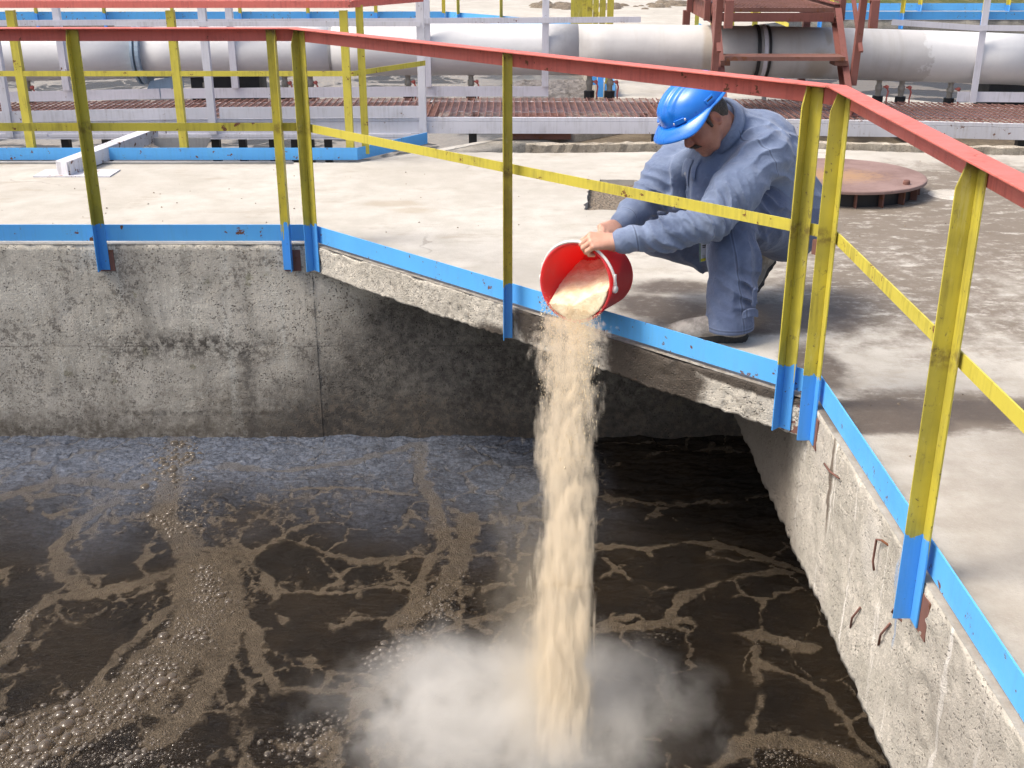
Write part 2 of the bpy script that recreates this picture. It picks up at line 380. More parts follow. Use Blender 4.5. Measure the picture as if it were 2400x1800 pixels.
# ------------------------------------------------------------------ ground sheet with the tank openings
T1 = [(-9, 5.80), (-1.04, 5.80), (1.05, 3.71), (1.05, -4), (-9, -4)]
T2 = [(-14, 7.95), (-1.06, 7.95), (.95, 9.96), (.95, 17.95), (-1.10, 20.0), (-14, 20.0)]
T3 = [(2.75, 11.9), (3.9, 10.75), (16, 10.75), (16, 20.0), (4.8, 20.0), (2.75, 17.95)]
pit = [(.42, 6.56), (.455, 6.92), (.48, 7.20), (.57, 7.40), (.95, 7.36), (1.5, 7.42), (2.1, 7.38), (2.15, 6.9), (1.6, 6.62), (1.1, 6.52), (.75, 6.55)]
strip = [(-.55, 8.34), (.3, 8.30), (1.2, 8.36), (2.2, 8.46), (3.3, 8.24), (5.5, 8.1), (9, 8.1), (9, 9.62), (.62, 9.62)]
def jag(poly, step, amp, seed):
    out = []; r = random.Random(seed)
    for i, a in enumerate(poly):
        b_ = poly[(i+1) % len(poly)]; L = math.dist(a, b_); n = max(1, int(L/step))
        for k in range(n):
            t = k/n; w = 0 if k == 0 else amp
            out.append((a[0]+(b_[0]-a[0])*t+r.uniform(-w, w), a[1]+(b_[1]-a[1])*t+r.uniform(-w, w)))
    return out
pitj = jag(pit, .04, .012, 3); stripj = jag(strip, .05, .012, 4)
def edgeloop(poly, lo, hi, amp, seed):
    """subdivide a tank outline so that its visible arris is chipped"""
    out = []; r = random.Random(seed)
    for i, a in enumerate(poly):
        b_ = poly[(i+1) % len(poly)]; L = math.dist(a, b_)
        if a[0] > lo and b_[0] > lo and max(a[1], b_[1]) < hi: n = int(L/.022)
        elif i == 0: n = 1
        else: n = 1
        for k in range(n):
            t = k/n; w = amp if 0 < k < n else 0
            nx, ny = (b_[1]-a[1])/L, -(b_[0]-a[0])/L
            d = w*max(0, r.gauss(.2, .8)) if n > 1 else 0
            out.append((a[0]+(b_[0]-a[0])*t-nx*d, a[1]+(b_[1]-a[1])*t-ny*d))
    return out
bm = bmesh.new()
def loop(poly, z=0):
    vs = [bm.verts.new((x, y, z)) for x, y in poly]
    return [bm.edges.new((vs[i], vs[(i+1) % len(vs)])) for i in range(len(vs))]
ed = loop([(-70, -12), (70, -12), (70, 160), (-70, 160)])
for p in (T1, T2, T3, pitj, stripj): ed += loop(p)
bmesh.ops.triangle_fill(bm, edges=ed, use_beauty=True, use_dissolve=False)
def inpoly(x, y, poly):
    c = False
    for i in range(len(poly)):
        (x1, y1), (x2, y2) = poly[i], poly[i-1]
        if (y1 > y) != (y2 > y) and x < (x2-x1)*(y-y1)/(y2-y1)+x1: c = not c
    return c
kill = []
for f in bm.faces:
    cx_, cy_, _ = f.calc_center_median()
    if any(inpoly(cx_, cy_, p) for p in (T1, T2, T3, pitj, stripj)): kill.append(f)
bmesh.ops.delete(bm, geom=kill, context='FACES')
# recessed, broken-out patches keep their own floor and broken sides
def recess(poly, depth):
    top = [bm.verts.new((x, y, 0)) for x, y in poly]; bot = [bm.verts.new((x, y, -depth)) for x, y in poly]
    n = len(poly)
    for i in range(n): bm.faces.new((top[i], top[(i+1) % n], bot[(i+1) % n], bot[i]))
    bm.faces.new(bot)
bmesh.ops.recalc_face_normals(bm, faces=bm.faces)
for f in bm.faces:
    if f.normal.z < 0: f.normal_flip()
recess(pitj, .045)
recess(stripj, .07)
me = bpy.data.meshes.new('concrete_deck'); bm.to_mesh(me); bm.free()
deck = kind(link('concrete_deck', me, M['deck']), 'structure')

def grit_mat():
    b = NB('exposed_aggregate')
    v = b.vor(60); n = b.noise(30, 5, .7)
    c = b.mix(b.rng(n, .35, .65), (.17, .135, .095), (.27, .22, .165))
    c = b.mix(b.rng(v, .35, .1, 0, .6), c, (.36, .31, .25))
    b.bsdf(c, .95, b.bump(b.ma('ADD', v, n), 1.0, .02))
    return b.m
M['grit'] = grit_mat()
mb = MB(); mb.add([(x, y, -.036) for x, y in pitj], [tuple(range(len(pitj)))])
kind(mb.build('gravel_patch', M['grit']), 'structure')
M['silt'] = wall_mat('brown_silt', (.17, .135, .09), (.27, .225, .16), .5)
mb = MB(); mb.add([(x, y, -.064) for x, y in stripj], [tuple(range(len(stripj)))])
kind(mb.build('gutter_silt', M['silt']), 'structure')

def rough_wall(name, p0, p1, ztop, zbot, thick, mat, amp=.006, jagbot=0., jagtop=0., step=.02, seed=1, under=True):
    """concrete face from p0 to p1 (seen from the right-hand side of p0->p1), rough relief, broken lower and upper edge"""
    p0, p1 = np.array(p0, float), np.array(p1, float); L = np.linalg.norm(p1-p0); d = (p1-p0)/L; nrm = np.array([d[1], -d[0]])
    nu = max(2, int(L/step)); nv = max(2, int((ztop-zbot)/step))
    U, V = np.meshgrid(np.linspace(0, 1, nu+1), np.linspace(0, 1, nv+1), indexing='ij')
    s = U*L
    jb = (fbm(s*9, s*0+seed, s*0, 4, seed)-.5)*2*jagbot + (vnoise(s*45, s*0, s*0+seed, seed+3)-.5)*jagbot*.8
    jt = -np.maximum(0, fbm(s*14, s*0+seed, s*0+7, 4, seed+9)-.5)*2*jagtop
    zb = zbot+jb; zt = ztop+jt
    z = zb+(zt-zb)*V
    x = p0[0]+d[0]*s; y = p0[1]+d[1]*s
    h = (fbm(x*6, y*6, z*6, 4, seed)-.5)*amp*1.6+(vnoise(x*38, y*38, z*38, seed)-.5)*amp
    h -= np.maximum(0, V-.93)*10*np.abs(jt)*.6
    h += (np.abs(vnoise(x*75, y*75, z*75, seed+5)-.5)-.25)*amp*.9-np.maximum(0, vnoise(x*24, y*24, z*24, seed+6)-.72)*amp*7
    co = np.stack([x+nrm[0]*h, y+nrm[1]*h, z], -1)
    vs = co.reshape(-1, 3).tolist(); W = nv+1; fs = []
    for i in range(nu):
        for j in range(nv): fs.append((i*W+j, (i+1)*W+j, (i+1)*W+j+1, i*W+j+1))
    k = len(vs)
    back = np.stack([x[:, 0]-nrm[0]*thick, y[:, 0]-nrm[1]*thick, np.full(nu+1, zbot)], -1).tolist()
    topb = np.stack([x[:, 0]-nrm[0]*thick, y[:, 0]-nrm[1]*thick, np.full(nu+1, ztop-.004)], -1).tolist()
    vs += back+topb
    for i in range(nu):
        fs.append((i*W, k+i, k+i+1, (i+1)*W))
        fs.append((i*W+nv, (i+1)*W+nv, k+nu+1+i+1, k+nu+1+i))
        fs.append((k+i, k+nu+1+i, k+nu+1+i+1, k+i+1))
    m_ = MB(); m_.add(vs, fs)
    return m_.build(name, mat, smooth=True)

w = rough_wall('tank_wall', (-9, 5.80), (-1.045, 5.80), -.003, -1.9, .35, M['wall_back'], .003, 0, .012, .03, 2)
tag(w, 'grey stained concrete wall of the near tank, facing the viewer under the blue toe board', 'wall')
o = rough_wall('recessed_panel', (-1.045, 5.803), (1.7, 5.803), -.13, -1.9, .3, M['wall_back'], .003, 0, 0, .03, 5)
o.parent = w
w2 = rough_wall('corner_slab', (-1.06, 5.82), (1.07, 3.69), -.003, -.15, 1.0, M['wall_slab'], .005, .010, .016, .008, 8)
tag(w2, 'pale broken-edged concrete slab cutting the tank corner diagonally below the pouring bucket', 'slab')
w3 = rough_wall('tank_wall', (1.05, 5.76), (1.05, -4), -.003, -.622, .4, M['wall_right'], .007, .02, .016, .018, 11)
tag(w3, 'pale sunlit concrete wall with a jagged lower edge, along the right side of the near tank', 'wall')
mb = MB()
mb.box((1.62, -4, -2.2), (1.9, 5.9, -.15)); mb.box((-9.3, -4.2, -2.2), (-9, 6.1, -.02)); mb.box((-9, -4.4, -2.2), (1.9, -4, -.02))
kind(mb.build('tank_foundation', M['wall_far']), 'structure')
# underside of the deck round the right-hand side of the tank
mb = MB(); mb.box((1.46, -4, -.15), (3, 4.6, -.02)); mb.box((1.46, 4.6, -.15), (3, 5.75, -.02))
kind(mb.build('deck_underside', M['wall_far']), 'structure')
# bent reinforcement ties sticking out of the right wall
tie = []
for y, z, kind_ in ((2.86, -.12, 0), (2.66, -.19, 1), (2.75, -.31, 2), (3.0, -.42, 2), (2.02, -.235, 1), (1.90, -.22, 1), (2.35, -.6, 3), (3.38, -.11, 3)):
    m_ = MB(); x = 1.046
    if kind_ == 0: p = [(x+.02, y-.045, z+.05), (x-.006, y-.02, z+.062), (x-.008, y+.015, z+.045), (x-.008, y+.02, z-.03), (x-.004, y+.012, z-.055)]
    elif kind_ == 1: p = [(x+.02, y-.035, z-.01), (x-.008, y-.025, z+.012), (x-.01, y+.005, z+.02), (x-.006, y+.028, z-.005), (x+.015, y+.03, z-.02)]
    elif kind_ == 2: p = [(x+.003, y-.035, z+.06), (x-.005, y, z), (x+.004, y+.03, z-.055)]
    else: p = [(x-.004, y-.09, z+.02), (x-.008, y, z), (x-.002, y+.09, z-.015)]
    m_.tube(p, .0035, 7); o = m_.build('rebar_tie', M['rust'], smooth=True); o.parent = w3

# walls of the two further tanks
def plain_wall(p0, p1, zt, zb, th, lab, name='tank_wall'):
    o = rough_wall(name, p0, p1, zt, zb, th, M['wall_far'], .01, 0, .01, .12, 21)
    return tag(o, lab, 'wall')
plain_wall((-14, 20.0), (-1.10, 20.0), -.003, -1.2, .3, 'far grey concrete wall across the back of the second tank, left behind the silver pipe')
plain_wall((-1.10, 20.0), (.95, 17.95), -.003, -1.2, .3, 'pale diagonal wall cutting the far corner of the second tank under the sloping blue toe board')
plain_wall((.95, 17.95), (.95, 9.96), -.003, -1.2, .3, 'beige side wall of the second tank running away behind the valves and yellow posts')
plain_wall((4.8, 20.0), (16, 20.0), -.003, -1.2, .3, 'far grey concrete wall of the third tank, at right behind the stairs')
plain_wall((2.75, 11.9), (2.75, 17.95), -.003, -1.2, .3, 'short left side wall of the third tank behind the red-brown stairs')
for nm, a, b_ in (('tank_back', (-1.06, 7.95), (-14, 7.95)), ('tank_back', (.95, 9.96), (-1.06, 7.95)), ('tank_back', (16, 10.75), (3.9, 10.75)), ('tank_back', (3.9, 10.75), (2.75, 11.9)), ('tank_back', (2.75, 17.95), (4.8, 20.0))):
    kind(rough_wall(nm, a, b_, -.003, -1.2, .3, M['wall_far'], .006, 0, 0, .2, 30), 'structure')

# kerb and grass behind
def lumpy_strip(name, pts, w_, h_, mat, seed):
    m_ = MB(); vs = []; fs = []; r = random.Random(seed); out = []
    for i in range(len(pts)-1):
        a, b_ = pts[i], pts[i+1]; n = max(1, int(math.dist(a, b_)/.05))
        out += [(a[0]+(b_[0]-a[0])*k/n, a[1]+(b_[1]-a[1])*k/n) for k in range(n)]
    out.append(pts[-1])
    for x, y in out:
        j = lambda s=.006: r.uniform(-s, s)
        vs += [(x, y+j(), -.075), (x, y+j(), h_+j()), (x, y+w_*.25+j(), h_+.008+j()), (x, y+w_+j(), h_+j()), (x, y+w_+j(), -.075)]
    for i in range(len(out)-1):
        for k in range(4): fs.append((i*5+k, i*5+5+k, i*5+6+k, i*5+1+k))
    m_.add(vs, fs)
    return m_.build(name, mat, smooth=False)
k1 = lumpy_strip('gutter_kerb', [(.1, 8.42), (1.2, 8.47), (2.2, 8.52), (3.3, 8.33), (5.5, 8.18), (9, 8.18)], .09, .035, M['kerb'], 5)
tag(k1, 'weathered low concrete kerb along the gutter in front of the catwalk', 'kerb')
def grass_mat():
    b = NB('rough_grass'); n = b.noise(3, 6, .7); n2 = b.noise(40, 4, .7)
    b.bsdf(b.mix(b.rng(n, .35, .65), (.10, .14, .03), (.24, .22, .08)), .9, b.bump(n2, 1, .1)); return b.m
M['grass'] = grass_mat()
mb = MB(); nx, ny = 120, 60
gx = np.linspace(6, 60, nx); gy = np.linspace(23.0, 70, ny); GX, GY = np.meshgrid(gx, gy, indexing='ij')
GZ = .02+fbm(GX*1.2, GY*1.2, GX*0, 4, 3)*.5*np.clip((GX-6)/1.5, 0, 1)*np.clip((GY-23.0)/1.0, 0, 1)
mb.add(np.stack([GX, GY, GZ], -1).reshape(-1, 3), [(i*ny+j, (i+1)*ny+j, (i+1)*ny+j+1, i*ny+j+1) for i in range(nx-1) for j in range(ny-1)])
kind(mb.build('grass_bank', M['grass'], smooth=True), 'structure')
mb = MB()
for i in range(70):
    x = RNG.uniform(.4, 4.6); y = 23.0+RNG.normal(0, .5)+.1*x; r = RNG.uniform(.05, .22)
    mb.lathe([(0, r*.35), (r*.6, r*.25), (r, 0), (r*1.05, -.02)], (x, y, 0), seg=7)
kind(mb.build('dirt_heaps', M['grit'], smooth=True), 'stuff')
# small chips, twigs and pebbles lying about on the deck
mb = MB()
for i in range(170):
    a = RNG.random()
    if a < .45: x, y = RNG.uniform(-3, 3), RNG.uniform(5.95, 7.8)
    elif a < .85: x, y = RNG.uniform(1.2, 3.2), RNG.uniform(2.3, 8.0)
    else: x, y = RNG.uniform(.2, 4), RNG.uniform(8.45, 8.62)
    r = RNG.uniform(.0025, .006)*(1.6 if RNG.random() < .1 else 1); q = RNG.uniform(0, 6.28)
    z0 = -.068 if inpoly(x, y, stripj) else (-.034 if inpoly(x, y, pitj) else .0005)
    pts = [(x+r*RNG.uniform(.6, 1.3)*math.cos(q+t), y+r*RNG.uniform(.6, 1.3)*math.sin(q+t)*1.0) for t in (0, 1.1, 2.3, 3.2, 4.4, 5.3)]
    mb.add([(px, py, z0) for px, py in pts]+[(x+(px-x)*.6, y+(py-y)*.6, z0+r*RNG.uniform(.5, .9)) for px, py in pts],
           [(i_, (i_+1) % 6, 6+(i_+1) % 6, 6+i_) for i_ in range(6)]+[tuple(range(6, 12))])
kind(mb.build('loose_chips', M['grit']), 'stuff')

# ------------------------------------------------------------------ front guard railing
rail = emptything('guard_railing', 'front guard railing with red handrail, yellow posts and blue toe board round the near tank', 'railing', (-.02, 4.78, 0))
N90, N45, N0 = np.array([0, -1.]), np.array([-.70711, -.70711]), np.array([-1., 0])
runs = [((-7, 5.80), (-1.04, 5.80), N90), ((-1.04, 5.80), (1.05, 3.71), N45), ((1.05, 3.71), (1.05, -3), N0)]
def offs(n):
    """the run's line moved by n towards the tank, mitred at the corners"""
    return [[(-7, 5.80-n), (-1.04-n*math.tan(math.pi/8), 5.80-n)], [(-1.04-n*math.tan(math.pi/8), 5.80-n), (1.05-n, 3.71-n*math.tan(math.pi/8))], [(1.05-n, 3.71-n*math.tan(math.pi/8)), (1.05-n, -3)]]
def profile_run(i, prof):
    """sweep closed (n, z) profile along run i with mitred ends"""
    a = []; b_ = []
    for n, z in prof:
        (x0, y0), (x1, y1) = offs(n)[i]; a.append((x0, y0, z)); b_.append((x1, y1, z))
    k = len(prof); m_ = MB()
    m_.add(a+b_, [(j, (j+1) % k, k+(j+1) % k, k+j) for j in range(k)]+[tuple(range(k-1, -1, -1)), tuple(range(k, 2*k))])
    return m_
for i in range(3):
    profile_run(i, [(-.004, 1.078), (.060, 1.078), (.060, 1.0725), (.0015, 1.0725), (.0015, 1.013), (-.004, 1.013)]).build('handrail', M['red'], rail, bevel=.0012)
    profile_run(i, [(-.020, .014), (-.015, .014), (-.015, .1), (-.020, .1)]).build('toe_board', M['blue'], rail)
    profile_run(i, [(-.010, .580), (-.005, .580), (-.005, .620), (-.010, .620)]).build('mid_rail', M['yellow'], rail)
def lpost(parent, x, y, t, n, perp_at, z0=-.135, z1=1.0722, w_=.05, th=.005, name='post', mat='post', gap=.003):
    """steel angle: one leg along t on the wall face, the other standing out along n"""
    t, n = np.array(t, float), np.array(n, float); base = np.array([x, y]); m_ = MB()
    def P(a, b_, z): q = base+t*a+n*b_; return (q[0], q[1], z)
    s = -1 if perp_at == 0 else 1
    a0, a1 = (-w_/2, w_/2)
    e = a0 if perp_at == 0 else a1
    prof = [(a0, 0), (a1, 0), (a1, th), (a0, th)]
    m_.add([P(a, b_, z0) for a, b_ in prof]+[P(a, b_, z1) for a, b_ in prof], [(0,1,5,4),(1,2,6,5),(2,3,7,6),(3,0,4,7),(3,2,1,0),(4,5,6,7)])
    e2 = e+th*(1 if perp_at == 0 else -1)
    pv = [(th, z0), (w_, z0), (w_, z1-.07), (w_-.016, z1-.02), (w_-.02, z1), (th, z1)]
    k = len(pv)
    m_.add([P(e, b_, z) for b_, z in pv]+[P(e2, b_, z) for b_, z in pv], [(j, (j+1) % k, k+(j+1) % k, k+j) for j in range(k)]+[tuple(range(k-1, -1, -1)), tuple(range(k, 2*k))])
    return m_.build(name, M[mat], parent, bevel=.001)
TD = np.array([.70711, -.70711])
plist = []
for x in (-6.4, -5.3, -4.2, -3.18): plist.append((x, 5.797, (1, 0), N90, 0))
plist += [(-2.12, 5.797, (1, 0), N90, 0), (-1.165, 5.797, (1, 0), N90, 1)]
plist += [(-1.012, 5.770, TD, N45, 0), (.980, 3.778, TD, N45, 0)]
plist += [(1.049, 3.655, (0, -1), N0, 0), (1.047, 2.545, (0, -1), N0, 0), (1.047, 1.42, (0, -1), N0, 0), (1.047, .3, (0, -1), N0, 0)]
for x, y, t, n, e in plist: lpost(rail, x, y, t, n, e, w_=.049 if (x > .9 and y > 3) else .05)
# the middle post of the diagonal is turned square to the long side
lpost(rail, -.018, 4.745, (1, 0), N90, 0, w_=.04)
MB().box((-.036, 4.746, -.12), (.0, 4.775, -.02)).build('post_bracket', M['rust'], rail)
# rusty cast-in plates behind the feet
for x, y, t, n in ((-2.115, 5.797, (1, 0), N90), (-1.145, 5.797, (1, 0), N90), (-1.0, 5.775, TD, N45), (1.049, 2.515, (0, -1), N0), (1.049, 3.65, (0, -1), N0), (1.0, 3.762, TD, N45)):
    t, n = np.array(t, float), np.array(n, float)
    c0 = np.array([x, y]); m_ = MB()
    q = [c0+t*a+n*b_ for a, b_ in ((-.04, -.03), (.045, -.03), (.045, .0015), (-.04, .0015))]
    m_.add([(p[0], p[1], -.142) for p in q]+[(p[0], p[1], -.03) for p in q], [(0,1,5,4),(1,2,6,5),(2,3,7,6),(3,0,4,7),(3,2,1,0),(4,5,6,7)])
    m_.build('anchor_plate', M['rust'], rail)
# weld spacer between the doubled posts
MB().bar((1.005, 3.735, .55), (1.03, 3.70, .55), .012, .05).build('weld_plate', M['rust'], rail)

# ------------------------------------------------------------------ second tank: railing on its near edge
r2 = emptything('guard_railing', 'yellow railing with red handrail along the near edge of the second tank, upper left', 'railing', (-2.3, 8.0, 0))
A0, A1, A2 = (-9, 8.0), (-1.07, 8.0), (-.63, 8.62)
def flat2(z0, z1, off, th, nm, mt):
    for a, b_ in ((A0, A1), (A1, A2)):
        MB().bar((a[0], a[1]+off, (z0+z1)/2), (b_[0], b_[1]+off, (z0+z1)/2), th, z1-z0).build(nm, mt, r2)
flat2(.012, .095, -.012, .006, 'toe_board', M['blue'])
flat2(.575, .610, -.004, .006, 'mid_rail', M['yellow'])
for a, b_ in ((A0, A1), (A1, A2)):
    m_ = MB(); m_.bar((*a, 1.062), (*b_, 1.062), .06, .005); m_.bar((a[0], a[1]-.03, 1.038), (b_[0], b_[1]-.03, 1.038), .005, .042)
    m_.build('handrail', M['red'], r2)
for x in (-7.6, -6.5, -5.4, -4.4, -3.33, -2.27, -1.12): MB().prism([(-.026, 0), (.026, 0), (.026, .05), (.021, .05), (.021, .005), (-.026, .005)], (x, 7.99, .06), (x, 7.99, 1.0), (1, 0, 0), (0, 1, 0)).build('post', M['yellow'], r2)
MB().bar((-1.02, 8.06, .04), (-1.02, 8.06, 1.03), .05, .012, (0, 1, 0)).build('post', M['yellow'], r2)

# blue toe boards and posts round the far side of the second tank
def far_rail(pts, label, name='guard_railing', post_top=1.0, step=1.15, start=.3, out=-1):
    r = emptything(name, label, 'railing', (pts[0][0], pts[0][1], 0))
    for i in range(len(pts)-1):
        a, b_ = np.array(pts[i], float), np.array(pts[i+1], float); d = b_-a; L = np.linalg.norm(d); d /= L; n = np.array([d[1], -d[0]])
        MB().bar((*a, .07), (*b_, .07), .008, .13).build('toe_board', M['blue'], r)
        MB().bar((*a, .58), (*b_, .58), .006, .04).build('mid_rail', M['yellow'], r)
        MB().bar((*a, 1.05), (*b_, 1.05), .06, .05).build('handrail', M['red'], r)
        s = start
        while s < L:
            p = a+d*s+n*.03
            MB().prism([(-.03, 0), (.03, 0), (.03, .06), (.02, .06), (.02, .01), (-.03, .01)], (*p, -.14), (*p, post_top), (*d, 0), (*n, 0)).build('post', M['post'], r)
            s += step
    return r
far_rail([(-14, 19.9), (-1.10, 20.0)], 'distant blue and yellow railing along the far wall of the second tank, upper left', start=.55, step=1.12)
far_rail([(-1.10, 20.0), (.95, 17.95)], 'distant diagonal railing with pale blue toe board above the middle of the silver pipe', start=.35, step=1.0)
far_rail([(.95, 17.95), (.97, 11.1)], 'railing of closely lined up yellow posts running away behind the pipe', start=.25, step=.93)
far_rail([(4.8, 20.0), (16, 20.0)], 'distant railing with bright blue toe board behind the stairs at upper right', start=.3, step=1.35)
far_rail([(5.1, 22.0), (16, 22.0)], 'farthest blue railing in front of the grass, upper right corner', start=.7, step=1.6)
far_rail([(2.75, 17.95), (2.75, 11.95)], 'railing with blue toe board along the left side of the third tank behind the stairs', start=.4, step=1.4)
# ------------------------------------------------------------------ catwalk
cat = emptything('catwalk', 'white-framed catwalk with rust-red grating and white railings crossing in front of the silver pipe', 'catwalk', (0, 9.3, 0))
def zd(x): return -.0032*x*x*(1 if x > 0 else .7)
secs = [(-6.5, -4.4), (-4.4, -2.62), (-2.62, -.66), (-.66, 1.19), (1.19, 3.05), (3.05, 5.0)]
YN, YF, ZG = 8.80, 9.86, .176
for si, (x0, x1) in enumerate(secs):
    za, zb = zd(x0), zd(x1); g = .004
    mat_ = M['white_worn'] if x0 > 1 else M['white']
    # channel beam near side (flange top, web, flange bottom) and far side
    for y, s in ((YN, 1), (YF, -1)):
        prof = [(0, .055), (.045, .055), (.045, .061), (.006, .061), (.006, .139), (.045, .139), (.045, .145), (0, .145)]
        MB().prism([(a*s, b_) for a, b_ in prof], (x0+g, y, za), (x1-g, y, zb), (0, 1, 0), (0, 0, 1)).build('side_beam', mat_, cat)
    MB().prism([(.004, .148), (.03, .148), (.03, .174), (.004, .174)], (x0+g, YN, za), (x1-g, YN, zb), (0, 1, 0), (0, 0, 1)).build('edge_angle', mat_, cat)
    # grating: bearing bars across the walk and wavy bars between them
    m_ = MB(); n = int((x1-x0-.03)/.055)
    pitch = (x1-x0-.03)/n; us = 0
    for i in range(n+1):
        x = x0+.015+pitch*i; z = ZG+zd(x)
        m_.box((x-.003, YN+.035, z-.008), (x+.003, YF-.02, z))
        if i < n:
            ys = np.arange(YN+.05, YF-.04, .066)
            for k, y in enumerate(ys):
                yy = y+(.033 if i % 2 else 0)
                m_.bar((x, yy, z-.004), (x+pitch*.5, yy+.020, z-.004+zd(x+pitch)-zd(x)), .010, .004)
                m_.bar((x+pitch*.5, yy+.020, z-.004), (x+pitch, yy, z-.004+zd(x+pitch)-zd(x)), .010, .004)
    kind(m_.build('grating', M['grate'], cat), 'stuff')
    MB().box((x0+.01, YN+.05, za+.05), (x0+.05, YF-.05, za+.13)).build('cross_beam', M['rust'], cat)
    MB().box((x1-.05, YN+.05, zb+.05), (x1-.01, YF-.05, zb+.13)).build('cross_beam', M['rust'], cat)
# extra fascia plates of the left half
for x0, x1, z0, z1 in ((-6, -3.52, .03, .055), (-3.50, -.70, .025, .054), (-6, -.69, .012, .03)):
    MB().box((x0, YN-.012, z0), (x1, YN-.002, z1-.003)).build('fascia_plate', M['white'], cat)
for x0, x1 in ((-6.5, -2.24), (-2.20, -.70)):
    MB().prism([(0, .178), (.006, .178), (.006, .262), (0, .262)], (x0, YN-.012, zd(x0)), (x1, YN-.012, zd(x1)), (0, 1, 0), (0, 0, 1)).build('toe_plate', M['white'], cat)
for x0, x1 in ((-6.5, -2.95), (-2.94, -.76), (-.755, .305)):
    MB().prism([(0, .182), (.006, .182), (.006, .265), (0, .265)], (x0, YF-.012, zd(x0)), (x1, YF-.012, zd(x1)), (0, 1, 0), (0, 0, 1)).build('toe_plate', M['white'], cat)
MB().prism([(0, .182), (.006, .182), (.006, .265), (0, .265)], (3.73, YF-.012, zd(3.7)), (5.0, YF-.012, zd(4.2)), (0, 1, 0), (0, 0, 1)).build('toe_plate', M['white'], cat)
def wpost(x, y, z0, z1, s=1):
    MB().prism([(-.028, 0), (.028, 0), (.028, .05*s), (.022, .05*s), (.022, .006*s), (-.028, .006*s)], (x, y, z0+zd(x)), (x, y, z1), (1, 0, 0), (0, 1, 0)).build('railing_post', M['white'], cat, bevel=.001)
for x in (-5.2, -3.72, -2.31, -.70, .275): wpost(x, YF-.03, .262, 1.25)
wpost(3.86, YF-.03, .18, 1.25); wpost(5.2, YF-.03, .18, 1.25)
wpost(-3.8, YN-.022, .06, 1.25); wpost(-2.26, YN-.022, .06, 1.25); wpost(-.672, YN-.022, .03, 1.25)
def wbar(x0, x1, y, z0, z1, h_=.045): MB().bar((x0, y, z0), (x1, y, z1), .006, h_).build('railing_bar', M['white'], cat)
wbar(-6.5, .305, YF-.04, .76, .795); wbar(.305, 1.05, YF-.04, .795, .80)
wbar(-2.9, -.67, YN-.03, .85, .85, .035); wbar(3.1, 3.86, YF-.04, .78, .73); wbar(3.86, 5.2, YF-.04, .735, .72)
wbar(-6.5, .305, YF-.04, 1.22, 1.22); wbar(3.1, 5.2, YF-.04, 1.22, 1.22); wbar(-6.5, -.67, YN-.03, 1.22, 1.22)
for x, zb in ((-3.42, -1.1), (-2.27, -1.1), (-1.83, -1.1), (-1.55, -1.1), (-.74, -.02), (-.30, -.071), (1.1, -.071), (2.5, -.071), (3.9, -.071)):
    MB().box((x-.03, YN+.06, zb), (x+.03, YN+.12, .055+zd(x))).build('support_leg', M['dark'], cat)
    MB().box((x-.03, YF-.12, zb if zb < -.5 else -.071), (x+.03, YF-.06, .055+zd(x))).build('support_leg', M['dark'], cat)
MB().box((-.02, YN+.05, .0), (.45, YF-.05, .05)).build('bearing_block', M['rust'], cat)

# white hollow beam lying from the deck up to the catwalk
bmr = emptything('steel_beam', 'peeling white square steel beam sloping from the deck to the catwalk, left', 'beam', (-2.95, 7.6, 0))
MB().bar((-2.93, 7.50, .052), (-2.70, 8.72, .06), .10, .095).build('beam_body', M['white_worn'], bmr, bevel=.004)
MB().bar((-2.934, 7.497, .052), (-2.931, 7.503, .052), .088, .084).build('end_plate', M['white'], bmr)
m_ = MB(); m_.prism([(0, 0), (.42, 0), (.42, -.02), (.3, -.20), (0, -.05)], (-2.66, 8.60, .055), (-2.66, 8.612, .055), (1, 0, 0), (0, 0, 1)); m_.build('gusset_plate', M['greysteel'], bmr)
MB().box((-3.12, 7.46, .0), (-2.62, 7.68, .009)).build('base_plate', M['white_worn'], bmr)
# thin pipe lying along the far edge of the deck
m_ = MB(); m_.tube([(-6, 7.90, .011), (-4, 7.905, .011), (-2.4, 7.90, .011), (-1.5, 7.90, .011)], .008, 8)
tag(m_.build('thin_hose', M['greysteel'], smooth=True), 'thin grey hose lying along the deck edge below the blue toe board', 'hose')

# ------------------------------------------------------------------ big air pipe
def pipe_mat():
    b = NB('silver_pipe_paint'); X, Y, Z = b.xyz()
    n = b.noise(2.2, 6, .65); n2 = b.noise(16, 5, .65); run = b.noise(1, 5, .6, b.scale(b.pos, (10, 1, .8)))
    old = b.mix(b.rng(n, .35, .65), (.50, .49, .48), (.58, .57, .56))
    old = b.mix(b.rng(run, .52, .72, 0, .25), old, (.38, .35, .30))
    new = b.mix(b.rng(n2, .4, .6, 0, .25), (.70, .70, .70), (.63, .63, .63))
    e = b.ma('ADD', X, b.ma('MULTIPLY', b.ma('SUBTRACT', b.noise(7, 5, .7), .5), .5))
    f = b.ma('MAXIMUM', b.rng(e, .55, .15), b.rng(e, 3.42, 3.46))
    c = b.mix(f, old, new)
    rust_ = b.union([b.blob((1.62, 9.85, .52), (.05, .4, .3), .5, b.noise(8, 6, .7), .5), b.blob((2.62, 9.85, .68), (.035, .3, .09), .5, b.noise(14, 6), .7), b.blob((2.55, 9.85, .42), (.12, .3, .16), .6, b.noise(8, 6, .7), .6)])
    c = b.mix(b.ma('MULTIPLY', rust_, .4), c, (.30, .20, .07))
    b.bsdf(c, b.rng(n, .3, .7, .58, .7), b.bump(n2, .05, .01))
    return b.m
M['pipe'] = pipe_mat()
ap = emptything('air_pipe', 'large silver-grey air pipe running across the background behind the catwalk', 'pipe', (0, 10.05, .54))
PR = .208
def pz(x): return .54-(.0045*x*x if x > 0 else .0028*x*x)
